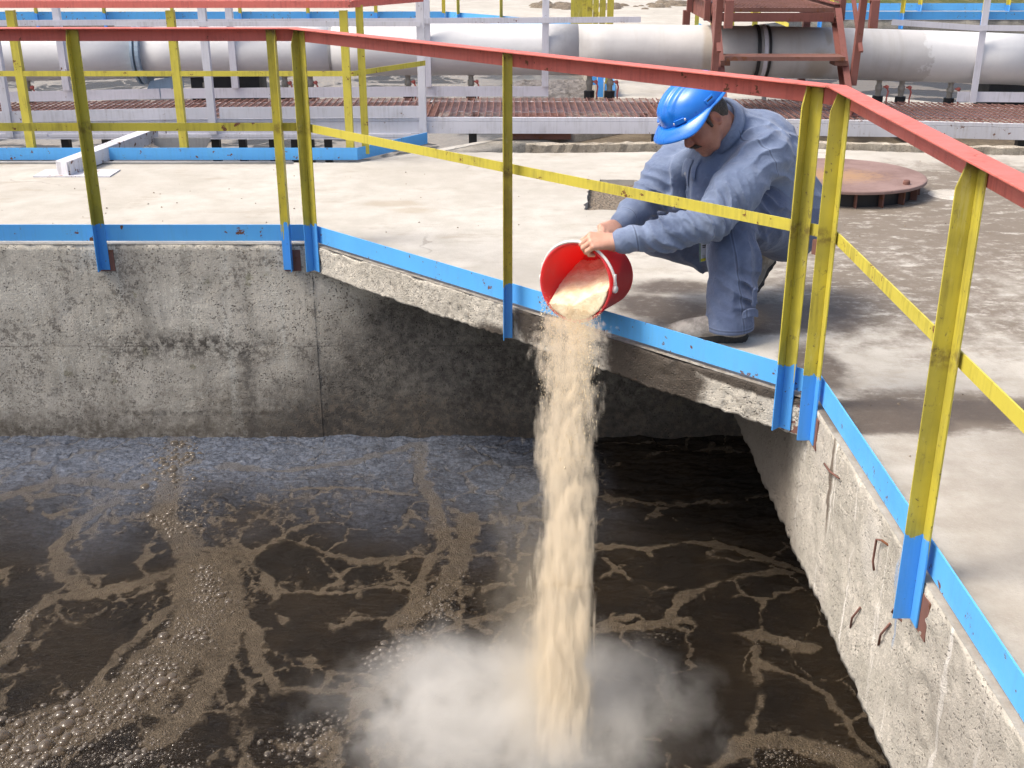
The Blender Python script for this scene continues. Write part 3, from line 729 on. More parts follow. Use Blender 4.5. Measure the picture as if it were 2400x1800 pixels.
xs = [-9, -6, -3.11, -1.51, .55, 2.06, 4.4, 8]
for i in range(len(xs)-1):
    n = 6; pts = [(xs[i]+(xs[i+1]-xs[i])*k/n, 10.05, pz(max(-6, min(5, xs[i]+(xs[i+1]-xs[i])*k/n)))) for k in range(n+1)]
    MB().tube(pts, PR+(0.0015 if i % 2 else 0), 48).build('pipe_section', M['pipe'], ap, smooth=True)
def band(x, r, w_, mat, nm): MB().lathe([(PR-.01, -w_/2), (r, -w_/2), (r, w_/2), (PR-.01, w_/2)], (x, 10.05, pz(x)), (1, 0, 0), 40).build(nm, mat, ap)
band(-3.09, .258, .03, M['bluegrey'], 'flange'); band(-3.135, .258, .02, M['bluegrey'], 'flange')
band(2.045, .222, .025, M['dark'], 'clamp_band'); band(2.10, .224, .03, M['white'], 'clamp_band'); band(2.135, .219, .02, M['dark'], 'clamp_band')
band(-1.51, .211, .02, M['greysteel'], 'weld_seam')
MB().bar((2.11, 9.83, .30), (2.11, 9.85, 0.0), .05, .03, (1, 0, 0)).build('support_strut', M['greysteel'], ap)
MB().box((-3.12, 9.93, .16), (-2.76, 10.2, .20)).build('saddle', M['bluegrey'], ap)
MB().prism([(-.17, 0), (.17, 0), (.17, .18), (-.11, .12)], (-2.94, 9.95, .17), (-2.94, 9.96, .17), (1, 0, 0), (0, 0, 1)).build('saddle_plate', M['bluegrey'], ap)
MB().box((-2.72, 10.0, .02), (-2.14, 10.3, .34)).build('duct_box', M['dark'], ap)
MB().box((4.05, 10.0, -.02), (5.2, 10.3, .26)).build('duct_box', M['dark'], ap)
def valve(x):
    z = pz(x)-PR; y = 10.02
    body = MB().lathe([(.001, .0), (.028, .0), (.028, -.02), (.022, -.022), (.022, -.055), (.030, -.06), (.030, -.095), (.024, -.10), (.024, -.15)], (x, y, z+.02), (0, 0, 1), 14).build('valve', M['beigepipe'], ap, smooth=True)
    MB().lathe([(.001, .002), (.045, .0), (.045, -.06), (.034, -.065), (.034, -.12), (.001, -.121)], (x, y, z-.125), (0, 0, 1), 14).build('coupling', M['black'], body)
    MB().tube([(x+.03, y-.03, z-.045), (x+.055, y-.05, z-.05), (x+.068, y-.05, z-.085), (x+.06, y-.05, z-.14), (x+.063, y-.05, z-.19)], .007, 8).build('valve_lever', M['red'], body, smooth=True)
    MB().lathe([(.001, .012), (.016, .01), (.016, -.01), (.001, -.012)], (x+.052, y-.05, z-.045), (0, 1, 0), 10).build('lever_hub', M['red'], body, smooth=True)
M['beigepipe'] = paint('dusty_beige_pipe', (.38, .35, .30), (.16, .13, .1), .7, .5)
for x in (-4.11, -2.60, -1.926, -1.709, -.882, -.348, .657, .831, 3.117, 3.311, 3.726): valve(x)

# ------------------------------------------------------------------ stairs over the pipe
st = emptything('steel_stairs', 'red-brown steel steps and landing climbing over the silver pipe behind the worker', 'stairs', (2.1, 9.0, .17))
def stringer(x):
    prof = [(-.065, 0), (.065, 0), (.065, .05), (.058, .05), (.058, .007), (-.058, .007), (-.058, .05), (-.065, .05)]
    s = -1 if x > 2 else 1
    m_ = MB(); d = np.array([0, .62, .66]); d /= np.linalg.norm(d); Y = np.array([0, -d[2], d[1]])
    m_.prism([(p[0], p[1]*s) for p in prof], (x, 8.99, .185+zd(x)), (x, 9.66, .86), Y, (1, 0, 0))
    m_.build('stringer', M['brown'], st)
    m_ = MB(); m_.prism([(-.075, 0), (.075, 0), (.075, .05), (.067, .05), (.067, .007), (-.067, .007), (-.067, .05), (-.075, .05)], (x, 9.63, .86), (x, 10.9, .86), (0, 0, 1), (s, 0, 0)); m_.build('landing_beam', M['brown'], st)
    MB().box((x-.05, 8.95, .178+zd(x)), (x+.05, 9.10, .186+zd(x))).build('foot_plate', M['brown'], st)
XL, XR = 1.60, 2.62
stringer(XL); stringer(XR)
MB().box((XL+.05, 9.17, .545), (XR-.05, 9.40, .575)).build('tread', M['rust'], st)
MB().box((XR-.12, 9.2, .505), (XR-.02, 9.36, .543)).build('tread_bracket', M['rust'], st)
MB().box((XL+.02, 9.2, .505), (XL+.09, 9.36, .543)).build('tread_bracket', M['rust'], st)
MB().box((XL+.055, 9.62, .872), (XR-.055, 10.86, .905)).build('landing_plate', M['rust'], st)
MB().box((XL+.055, 9.60, .80), (XR-.055, 9.612, .868)).build('landing_edge', M['brown'], st)
m_ = MB()
for i in range(26):
    for j in range(26): m_.box((XL+.08+i*.033, 9.65+j*.045, .905), (XL+.094+i*.033, 9.675+j*.045, .909))
kind(m_.build('tread_studs', M['rust'], st), 'stuff')
for x in (XL-.03, XR+.035):
    MB().bar((x, 9.20, .36), (x, 9.13, 1.30), .05, .05, (0, 1, 0)).build('handrail_post', M['brown'], st)
    MB().bar((x, 9.72, .80), (x, 9.72, 1.75), .045, .045, (0, 1, 0)).build('handrail_post', M['brown'], st)
    MB().bar((x, 10.7, .80), (x, 10.7, 1.75), .045, .045, (0, 1, 0)).build('handrail_post', M['brown'], st)
    m_ = MB(); m_.bar((x+.05, 9.02, .98), (x+.05, 9.72, 1.72), .06, .05); m_.bar((x+.05, 9.02, .995), (x+.05, 9.01, .80), .06, .05, (0, 1, 0)); m_.build('stair_handrail', M['brown'], st)
    MB().bar((x+.01, 9.1, .62), (x+.01, 9.74, 1.26), .03, .02).build('stair_mid_rail', M['brown'], st)
    MB().bar((x, 9.72, 1.72), (x, 10.9, 1.72), .05, .05).build('landing_handrail', M['brown'], st)
    MB().bar((x+.02, 9.72, 1.3), (x+.02, 10.9, 1.3), .03, .03).build('landing_mid_rail', M['brown'], st)
    MB().box((x-.012, 9.7, .94), (x-.002, 10.9, 1.05)).build('toe_plate', M['brown'], st)
    MB().bar((x, 10.85, .0), (x, 10.85, .80), .06, .06, (0, 1, 0)).build('landing_leg', M['brown'], st)

# ------------------------------------------------------------------ raised manhole cover
mh = emptything('manhole_cover', 'round rusty steel cover raised on short lugs above the deck, right of the worker', 'cover', (2.03, 7.06, 0))
def cover_mat():
    b = NB('rusty_plate'); n = b.noise(4, 6, .65); n2 = b.noise(30, 5, .7)
    c = b.mix(b.rng(n, .35, .65), (.19, .118, .10), (.27, .18, .158))
    c = b.mix(b.blob((1.95, 7.0, .1), (.32, .22, .3), .7, n2, 1.0), c, (.33, .20, .11))
    c = b.mix(b.rng(n2, .6, .72, 0, .6), c, (.13, .06, .035))
    b.bsdf(c, .72, b.bump(n2, .2, .005)); return b.m
M['cover'] = cover_mat()
cc = (2.03, 7.06)
MB().lathe([(.001, .108), (.49, .108), (.50, .105), (.502, .10), (.502, .088), (.495, .085), (.001, .085)], (*cc, 0), seg=72).build('cover_plate', M['cover'], mh)
MB().lathe([(.43, 0), (.43, .084), (.415, .084), (.415, 0)], (*cc, 0), seg=56).build('collar_ring', M['dark'], mh)
for k in range(18):
    t = 2*math.pi*(k+.3)/18; x, y = cc[0]+.5*math.cos(t), cc[1]+.5*math.sin(t)
    MB().bar((cc[0]+.43*math.cos(t), cc[1]+.43*math.sin(t), .042), (cc[0]+.47*math.cos(t), cc[1]+.47*math.sin(t), .042), .010, .084).build('lug', M['rust'], mh)
MB().lathe([(.001, .135), (.016, .133), (.02, .125), (.02, .107)], (cc[0]+.30, cc[1]-.31, 0), seg=12).build('lifting_stud', M['rust'], mh)
M['patch'] = wall_mat('mortar_patch', (.50, .46, .40), (.60, .56, .5), .2)
m_ = MB(); m_.lathe([(.001, .006), (.10, .005), (.14, .003), (.17, -.003)], (2.70, 6.95, 0), seg=24); kind(m_.build('mortar_patch', M['patch'], smooth=True), 'structure')

# ------------------------------------------------------------------ sludge water
BANDS=[([(-1.833,5.788),(-1.718,5.228),(-1.681,4.887),(-1.49,4.582),(-1.365,4.421)],0.079),([(-1.365,4.421),(-1.191,4.195),(-1.145,3.827),(-1.142,3.59),(-1.172,3.375),(-1.259,3.275)],0.054),([(-1.934,5.053),(-2.044,4.842),(-2.091,4.582),(-1.98,4.362),(-1.787,4.213),(-1.563,4.324),(-1.406,4.421)],0.043),([(-1.985,3.736),(-2.008,4.021),(-1.958,4.195),(-1.787,4.213)],0.035),([(-1.572,3.427),(-1.553,3.676),(-1.503,3.922),(-1.388,4.195)],0.031),([(-1.405,4.582),(-1.206,4.54),(-1.101,4.644),(-0.998,4.666),(-0.85,4.54),(-0.675,4.48),(-0.408,4.508)],0.023),([(-1.177,4.5),(-1.056,4.306),(-1.008,4.16),(-0.842,3.766),(-0.693,3.736),(-0.563,3.859),(-0.433,4.055),(-0.406,4.343),(-0.31,4.623)],0.033),([(-0.31,4.623),(-0.364,4.981),(-0.456,5.332),(-0.51,5.727)],0.046),([(-1.014,4.195),(-0.804,4.232),(-0.608,4.25),(-0.411,4.268)],0.016),([(-0.988,4.055),(-0.762,3.955),(-0.582,4.021)],0.016),([(-1.183,4.16),(-0.974,3.706),(-0.87,3.535),(-0.595,3.535),(-0.428,3.59)],0.035),([(-2.538,5.077),(-2.313,5.28),(-1.895,5.228),(-1.681,5.496)],0.048),([(-1.545,5.441),(-1.171,5.386),(-0.848,5.496),(-0.523,5.727)],0.032),([(-1.18,5.177),(-0.807,5.177),(-0.476,5.127)],0.018),([(0.391,4.623),(0.623,4.602),(0.801,4.666),(1.042,4.582),(1.29,4.382)],0.027),([(0.364,3.955),(0.555,3.988),(0.711,4.021),(0.924,3.939),(1.196,3.827)],0.041),([(0.631,3.988),(0.716,4.195),(0.918,4.343),(1.209,4.382)],0.034),([(0.403,4.5),(0.476,4.382),(0.582,4.232),(0.486,4.055),(0.366,3.988)],0.019),([(0.544,5.441),(0.73,5.581),(0.936,5.639),(1.142,5.668),(1.232,5.61)],0.018),([(1.101,5.727),(1.022,5.386),(0.858,5.077),(0.659,4.934)],0.017),([(0.445,5.077),(0.851,5.029),(1.125,5.029),(1.276,4.887)],0.02),([(0.689,3.179),(0.834,3.275),(0.991,3.25),(1.19,3.156)],0.056),([(0.977,3.827),(0.936,3.535),(0.811,3.324)],0.03),([(0.988,3.706),(1.138,3.59),(1.202,3.375),(1.26,3.179)],0.02),([(0.671,3.736),(0.8,3.647),(0.929,3.59)],0.015),([(-0.43,4.021),(-0.289,4.232),(-0.222,4.54),(-0.213,4.887)],0.061),([(-0.789,3.275),(-0.641,3.375),(-0.492,3.535),(-0.406,3.736)],0.051)]
POOLS=[((-1.824,4.54),0.147,0.184),((-1.031,4.5),0.146,0.162),((-0.608,4.623),0.17,0.118),((-1.172,4.195),0.028,0.162),((-0.85,3.922),0.112,0.162),((-0.596,3.827),0.146,0.187),((-0.884,4.124),0.136,0.106),((-1.675,3.827),0.22,0.25),((-1.411,3.619),0.193,0.171),((-2.082,4.16),0.117,0.213),((-0.778,3.401),0.201,0.13),((0.767,4.421),0.246,0.157),((0.869,4.055),0.153,0.137),((0.639,4.752),0.261,0.132),((0.781,3.535),0.155,0.221),((0.639,3.275),0.13,0.147),((1.037,3.453),0.118,0.186),((0.48,4.195),0.118,0.144),((0.942,5.332),0.478,0.32),((1.134,4.842),0.265,0.181),((-0.555,4.124),0.117,0.106),((-2.223,4.623),0.192,0.252)]
BUB=[(-1.365,4.421),(-1.291,4.16),(-1.27,3.922),(-1.347,3.766),(-1.369,3.535),(-1.537,3.375),(-1.727,3.226),(-1.9,3.05)]
def seg_dist(px, py, pts):
    d = np.full(px.shape, 9., np.float32)
    for (x0, y0), (x1, y1) in zip(pts[:-1], pts[1:]):
        vx, vy = x1-x0, y1-y0
        t = np.clip(((px-x0)*vx+(py-y0)*vy)/(vx*vx+vy*vy), 0, 1)
        d = np.minimum(d, np.hypot(px-x0-t*vx, py-y0-t*vy))
    return d
def voronoi_edge(px, py, cell, seed):
    """distance to the nearest cell border of a jittered grid"""
    gx, gy = px/cell, py/cell; i0, j0 = np.floor(gx), np.floor(gy)
    f1 = np.full(px.shape, 9., np.float32); f2 = f1.copy()
    for a in (-1, 0, 1):
        for c_ in (-1, 0, 1):
            i, j = i0+a, j0+c_; k = i*0+seed
            qx = i+.5+(hash3(i, j, k, seed)-.5)*.9; qy = j+.5+(hash3(i, j, k+5, seed+3)-.5)*.9
            d = np.hypot(gx-qx, gy-qy); f2 = np.where(d < f1, f1, np.minimum(f2, d)); f1 = np.minimum(f1, d)
    return (f2-f1)*cell
def sstep(a, b_, x):
    t = np.clip((x-a)/(b_-a), 0, 1); return t*t*(3-2*t)
def foam_field(X, Y):
    wx = (fbm(X*4, Y*4, X*0, 4, 1)-.5)*.16; wy = (fbm(X*4, Y*4, X*0+3, 4, 2)-.5)*.16
    w2x = (fbm(X*17, Y*17, X*0, 3, 6)-.5)*.05; w2y = (fbm(X*17, Y*17, X*0+3, 3, 7)-.5)*.05
    px, py = X+wx+w2x, Y+wy+w2y
    f = np.zeros_like(X)
    for pts, w_ in BANDS:
        d = seg_dist(X+wx*.45+w2x, Y+wy*.45+w2y, pts)
        f = np.maximum(f, 1-sstep(w_*.55, w_*1.35, d))
    lowf = fbm(X*1.3, Y*1.3, X*0+9, 3, 4)
    reg = sstep(.35, -.25, X)*(1-.55*sstep(4.9, 5.4, Y))
    e1 = voronoi_edge(px, py*.85, .24, 3); e2 = voronoi_edge(px*1.0+w2x*2, py*.8+w2y*2, .10, 8)
    w1 = .012+(.020+.055*reg)*np.clip(lowf*2.2-.6, 0, 1)
    net = (1-sstep(w1*.35, w1, e1))*(.75+.3*fbm(X*3, Y*3, X*0+2, 3, 13))
    w2_ = .004+.014*np.clip(fbm(X*2.2, Y*2.2, X*0, 3, 12)*2.5-.9, 0, 1)
    net = np.maximum(net, (1-sstep(w2_*.3, w2_, e2))*sstep(.40, .60, fbm(X*2.2, Y*2.2, X*0, 3, 12))*(.45+.4*reg))
    f = np.maximum(f, net)
    holes = sstep(.52, .40, fbm(X*20, Y*13, X*0+6, 4, 22, .6)+.25*(f-.6)); f = f*(1-.75*holes*(f < .97))
    # broken froth flakes
    fl = sstep(.54, .64, fbm(X*22+Y*9, Y*11-X*4, X*0, 5, 14, .6)) * sstep(.38, .58, fbm(X*2.5, Y*2.5, X*0+5, 3, 15))*(.35+.65*reg)
    f = np.maximum(f, fl*.8)
    for (x, y), rx, ry in POOLS:
        q = np.hypot((X+wx*.5-x)/rx, (Y+wy*.5-y)/ry)
        f *= .10+.90*sstep(.78, 1.06, q+(fbm(X*9, Y*9, X*0, 3, 18)-.5)*.5)
    for pts, w_ in BANDS[:5]:
        d = seg_dist(X+wx*.4+w2x, Y+wy*.4+w2y, pts); f = np.maximum(f, (1-sstep(w_*.5, w_*1.25, d))*.95)
    bd = seg_dist(X+wx*.5, Y+wy*.5, BUB); f = np.maximum(f, 1-sstep(.10, .17, bd))
    return np.clip(f, 0, 1)
def water_mat():
    b = NB('brown_sludge'); foam = b.attr('foam'); sky_sheen = b.attr('sky_sheen')
    n = b.noise(46, 6, .75); n2 = b.noise(150, 4, .75); big = b.noise(3, 4)
    f = b.ma('ADD', foam, b.ma('ADD', b.ma('MULTIPLY', b.ma('SUBTRACT', n, .5), .95), b.ma('MULTIPLY', b.ma('SUBTRACT', b.noise(13, 5, .65), .5), .7)))
    f = b.rng(f, .17, 1.0)
    sp = b.ma('MULTIPLY', b.rng(b.noise(1, 5, .75, b.scale(b.pos, (48, 34, 48)), .6), .60, .70), b.rng(b.noise(4, 4, .6), .38, .60, .05, .6))
    f = b.ma('MAXIMUM', f, sp)
    f = b.ma('MULTIPLY', b.ma('POWER', f, 1.35), b.rng(b.noise(7, 4, .6), .3, .7, .55, .95))
    deep = b.mix(b.rng(big, .35, .65), (.008, .005, .0025), (.018, .0115, .0055))
    froth = b.mix(b.rng(b.ma('ADD', b.ma('MULTIPLY', n2, .6), b.ma('MULTIPLY', n, .4)), .36, .64), (.055, .041, .026), (.175, .136, .092))
    sheenc = b.mix(b.rng(n, .35, .65), (.055, .065, .088), (.165, .188, .238))  # blue-grey sky reflection painted into the water colour
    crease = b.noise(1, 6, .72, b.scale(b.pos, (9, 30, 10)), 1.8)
    sky_sheen = b.ma('MULTIPLY', sky_sheen, b.rng(crease, .33, .45, .22, 1.0))  # dark ripple lines break up the painted reflection
    c = b.mix(b.ma('MULTIPLY', sky_sheen, .72), deep, sheenc)
    c = b.mix(b.ma('MULTIPLY', b.attr('sky_sheen'), .85), b.mix(f, c, froth), b.mix(b.ma('MULTIPLY', f, .7), b.mix(sky_sheen, deep, sheenc), b.mix(n2, (.085, .08, .077), (.16, .155, .15))))
    rip = b.noise(1, 4, .6, b.scale(b.pos, (16, 34, 20)), 1.2); rip2 = b.noise(1, 5, .7, b.scale(b.pos, (50, 120, 60)), 1.2)
    h = b.ma('ADD', b.ma('MULTIPLY', rip, 1.0), b.ma('MULTIPLY', rip2, .6))
    hf = b.ma('ADD', b.ma('ADD', b.ma('MULTIPLY', n2, .7), n), b.ma('MULTIPLY', b.vor(170), -.9))
    hh = b.ma('ADD', b.ma('MULTIPLY', h, b.ma('SUBTRACT', 1.0, b.ma('MULTIPLY', f, .8))), b.ma('MULTIPLY', hf, b.ma('MULTIPLY', f, .55)))
    b.bsdf(c, b.ma('ADD', .045, b.ma('MULTIPLY', f, .42)), b.bump(hh, .95, .018), **{'IOR': 1.36, 'Specular IOR Level': .38})
    return b.m
M['water'] = water_mat()
hx = .0085
gx = np.arange(-3.3, 1.62, hx); gy = np.arange(1.9, 5.86, hx)
X, Y = np.meshgrid(gx, gy, indexing='ij'); X = X.astype(np.float32); Y = Y.astype(np.float32)
F_ = foam_field(X, Y)
rip = (fbm(X*7, Y*15, X*0, 4, 31)-.5); rid = 1-np.abs(fbm(X*6, Y*13, X*0+4, 4, 33)-.5)*4
calm = 1-.65*F_
far_ = sstep(4.5, 5.6, Y)
Zz = ZW+rip*.034*calm+np.clip(rid, 0, 1)*.012*calm*(.5+far_)+F_*(.002+.009*fbm(X*30, Y*30, X*0, 3, 35))+(fbm(X*70, Y*70, X*0, 2, 36)-.5)*.006*F_
sky_sheen = sstep(4.35, 5.70, Y+(fbm(X*2, Y*2, X*0, 3, 41)-.5)*.9)*sstep(.62, .12, X+(fbm(X*3, Y*3, X*0+2, 3, 42)-.5)*.5)  # mask of the painted sky reflection, stronger towards the back wall
nxx, nyy = X.shape
idx = np.arange(nxx*nyy).reshape(nxx, nyy)
quads = np.stack([idx[:-1, :-1], idx[1:, :-1], idx[1:, 1:], idx[:-1, 1:]], -1).reshape(-1, 4)
co = np.stack([X, Y, Zz], -1).reshape(-1, 3).astype(np.float32)
def np_mesh(name, co, quads):
    me = bpy.data.meshes.new(name); k = quads.shape[1]
    me.vertices.add(len(co)); me.vertices.foreach_set('co', np.ascontiguousarray(co, np.float32).ravel())
    me.loops.add(quads.size); me.loops.foreach_set('vertex_index', np.ascontiguousarray(quads, np.int32).ravel())
    me.polygons.add(len(quads)); me.polygons.foreach_set('loop_start', np.arange(0, quads.size, k, dtype=np.int32))
    me.update(calc_edges=True); me.validate(); return me
me = np_mesh('sludge_water', co, quads)
for nm, ar in (('foam', F_), ('sky_sheen', sky_sheen)):
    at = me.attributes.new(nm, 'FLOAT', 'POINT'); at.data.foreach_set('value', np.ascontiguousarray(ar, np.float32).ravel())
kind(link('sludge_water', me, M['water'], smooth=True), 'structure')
mb = MB(); mb.add([(-9, -4, ZW-.012), (1.62, -4, ZW-.012), (1.62, 1.905, ZW-.012), (-3.295, 1.905, ZW-.012), (-3.295, 5.8, ZW-.012), (-9, 5.8, ZW-.012)], [(0, 1, 2, 3), (0, 3, 4, 5)])
kind(mb.build('sludge_water', M['water']), 'structure')

# foam bubbles: half-domes of every size on the sludge
def bubble_mat():
    b = NB('bubble_film')
    n = b.noise(25, 3)
    p = b.n('ShaderNodeBsdfPrincipled', {'Base Color': b.mix(n, (.085, .068, .05), (.21, .175, .135)), 'Metallic': .0, 'Roughness': .16, 'IOR': 1.45, 'Specular IOR Level': 1.0, 'Coat Weight': .6, 'Coat Roughness': .03})
    tr = b.n('ShaderNodeBsdfTransparent', {'Color': (.93, .86, .76, 1)})
    lw = b.n('ShaderNodeLayerWeight', {'Blend': .35}).outputs['Facing']
    mx = b.n('ShaderNodeMixShader', {0: b.rng(lw, .0, .8, .28, .92), 1: tr.outputs[0], 2: p.outputs[0]})
    b.t.links.new(mx.outputs[0], b.out.inputs[0]); return b.m
M['bubble'] = bubble_mat()
def sample_bubbles():
    out = []
    def near(pts, w_, n, rs):
        pts = np.array(pts); L = np.linalg.norm(np.diff(pts, axis=0), axis=1); cum = np.r_[0, np.cumsum(L)]
        for _ in range(n):
            s = RNG.uniform(0, cum[-1]); i = min(len(L)-1, np.searchsorted(cum, s)-1 if s > 0 else 0); t = (s-cum[i])/L[i]
            p = pts[i]+(pts[i+1]-pts[i])*t+RNG.normal(0, w_, 2); out.append((p[0], p[1], rs()))
    pw = lambda lo, hi, k: (lambda: lo*(hi/lo)**(RNG.random()**k))
    near(BUB[:3], .035, 1100, pw(.002, .013, 2.8))
    near(BUB[1:5], .055, 2600, pw(.0018, .017, 4.0))
    near(BUB[4:], .08, 4800, pw(.0018, .023, 3.8))
    near([(-1.72, 3.22), (-1.25, 3.22), (-1.12, 3.12)], .07, 3200, pw(.002, .014, 3.2))
    near([(-1.95, 3.35), (-1.75, 3.2)], .06, 500, pw(.002, .024, 3.0))
    near([(-1.81, 5.72), (-1.73, 5.3), (-1.67, 5.0), (-1.55, 4.75)], .075, 1500, pw(.0025, .018, 3.0))
    near([(-1.80, 5.40), (-1.74, 5.15)], .05, 14, pw(.012, .027, 1.0))
    near([(-.44, 3.86), (-.30, 4.02), (-.27, 4.3)], .055, 500, pw(.003, .014, 1.9))
    near([(-.52, 3.74), (-.42, 3.80)], .045, 120, pw(.008, .022, 1.3))
    near([(-.80, 3.24), (-.62, 3.34)], .05, 260, pw(.005, .022, 1.6))
    near([(.72, 3.16), (1.16, 3.2)], .035, 500, pw(.002, .006, 1.5))
    near([(-.52, 5.7), (-.45, 5.35), (-.36, 5.0), (-.3, 4.65)], .04, 500, pw(.0025, .008, 1.8))
    near([(-1.98, 3.75), (-1.99, 4.1)], .03, 160, pw(.0025, .008, 1.5))
    near([(.38, 3.95), (1.15, 3.85)], .03, 260, pw(.002, .006, 1.5))
    return out
bl = sorted(sample_bubbles(), key=lambda q: -q[2])
acc = {}; keepb = []
for x, y, r in bl:
    if not (-2.6 < x < 1.2 and 2.9 < y < 5.78): continue
    r = max(.0016, r*(.30+1.35*float(vnoise(np.float64(x*10), np.float64(y*10), np.float64(0.), 77))**1.5))
    c0 = (int(x/.06), int(y/.06)); ok = True
    for a in (-1, 0, 1):
        for c_ in (-1, 0, 1):
            for (qx, qy, qr) in acc.get((c0[0]+a, c0[1]+c_), ()):
                if (x-qx)**2+(y-qy)**2 < (.80*(r+qr))**2: ok = False; break
            if not ok: break
        if not ok: break
    if ok: acc.setdefault(c0, []).append((x, y, r)); keepb.append((x, y, r))
vs, fs = [], []; k = 0
for x, y, r in keepb:
    seg, rings = (14, 5) if r > .010 else ((9, 3) if r > .005 else (7, 2))
    i, j = int((x-gx[0])/hx), int((y-gy[0])/hx); z = float(Zz[i, j]); el = RNG.uniform(.85, 1.15); ph = RNG.uniform(0, 6.28)
    sq = RNG.uniform(.45, .85)
    for a in range(rings):
        t = (a/rings)*math.pi/2
        for q in range(seg):
            u = 2*math.pi*q/seg
            vs.append((x+r*math.cos(t)*math.cos(u+ph)*el, y+r*math.cos(t)*math.sin(u+ph)/el, z-.001+r*math.sin(t)*sq))
    vs.append((x, y, z-.001+r*sq))
    for a in range(rings-1):
        for q in range(seg): fs.append((k+a*seg+q, k+a*seg+(q+1) % seg, k+(a+1)*seg+(q+1) % seg, k+(a+1)*seg+q))
    for q in range(seg): fs.append((k+(rings-1)*seg+q, k+(rings-1)*seg+(q+1) % seg, k+rings*seg))
    k += rings*seg+1
me = bpy.data.meshes.new('foam_bubbles'); me.from_pydata(vs, [], fs)
kind(link('foam_bubbles', me, M['bubble'], smooth=True), 'stuff')

# water of the two further tanks
def far_water_mat():
    b = NB('foamy_grey_water')
    w = b.n('ShaderNodeVectorMath', {0: b.pos, 1: b.scale(b.n('ShaderNodeTexNoise', {'Vector': b.pos, 'Scale': 1.6, 'Detail': 4}).outputs['Color'], (1.2, 1.2, 0))}, operation='ADD').outputs[0]
    v = b.vor(.75, w, 'DISTANCE_TO_EDGE'); v2 = b.vor(2.2, w, 'DISTANCE_TO_EDGE'); n = b.noise(9, 6, .7)
    f = b.ma('MAXIMUM', b.rng(v, .16, .05), b.ma('MULTIPLY', b.rng(v2, .10, .02), .6))
    f = b.ma('ADD', f, b.ma('MULTIPLY', b.ma('SUBTRACT', n, .5), .8))
    c = b.mix(b.rng(f, .3, .7), (.040, .032, .021), (.27, .24, .20))
    c = b.mix(b.rng(b.ma('ADD', b.xyz()[0], b.ma('MULTIPLY', n, 1.2)), -.2, .9, 0, .7), c, (.13, .12, .105))
    b.bsdf(c, .35, b.bump(b.ma('ADD', f, b.noise(14, 4)), .5, .05)); return b.m
M['farwater'] = far_water_mat()
mb = MB(); mb.box((-14, 7.8, -.6), (1.2, 20.2, -.42)); kind(mb.build('foamy_water', M['farwater']), 'structure')
def far_water2():
    b = NB('foamy_brown_water')
    w = b.n('ShaderNodeVectorMath', {0: b.pos, 1: b.scale(b.n('ShaderNodeTexNoise', {'Vector': b.pos, 'Scale': 1.6, 'Detail': 4}).outputs['Color'], (1.2, 1.2, 0))}, operation='ADD').outputs[0]
    v = b.vor(.8, w, 'DISTANCE_TO_EDGE'); n = b.noise(9, 6, .7)
    f = b.ma('ADD', b.rng(v, .13, .04), b.ma('MULTIPLY', b.ma('SUBTRACT', n, .5), .8))
    b.bsdf(b.mix(b.rng(f, .3, .7), (.035, .027, .019), (.17, .145, .115)), .35, b.bump(f, .5, .05)); return b.m
M['farwater2'] = far_water2()
mb = MB(); mb.box((2.6, 10.6, -.6), (16.2, 20.2, -.42)); kind(mb.build('foamy_water', M['farwater2']), 'structure')
# dense grey scum floating against the side wall of the second tank
gx2 = np.arange(-.35, 1.0, .03); gy2 = np.arange(10.3, 15.5, .04); GX, GY = np.meshgrid(gx2, gy2, indexing='ij')
e = np.clip((GX+.35)/.5, 0, 1)
GZ = -.47+.07*e+(fbm(GX*14, GY*14, GX*0, 3, 51)-.4)*.07*e
mb = MB(); ny = len(gy2)
mb.add(np.stack([GX, GY, GZ], -1).reshape(-1, 3), [(i*ny+j, (i+1)*ny+j, (i+1)*ny+j+1, i*ny+j+1) for i in range(len(gx2)-1) for j in range(ny-1)])
M['scum'] = wall_mat('grey_scum', (.10, .09, .085), (.20, .185, .178), .9)
kind(mb.build('floating_scum', M['scum']), 'stuff')
gx2 = np.arange(-4.2, -2.9, .03); gy2 = np.arange(10.6, 12.4, .04); GX, GY = np.meshgrid(gx2, gy2, indexing='ij')
hgt = np.clip(1-np.hypot((GX+3.35)/.75, (GY-11.4)/.7), 0, 1)
GZ = -.48+hgt*.42+(fbm(GX*14, GY*14, GX*0, 3, 55)-.5)*.07*np.minimum(1, hgt*4); ny = len(gy2); mb = MB()
mb.add(np.stack([GX, GY, GZ], -1).reshape(-1, 3), [(i*ny+j, (i+1)*ny+j, (i+1)*ny+j+1, i*ny+j+1) for i in range(len(gx2)-1) for j in range(ny-1)])
kind(mb.build('scum_heap', M['scum']), 'stuff')
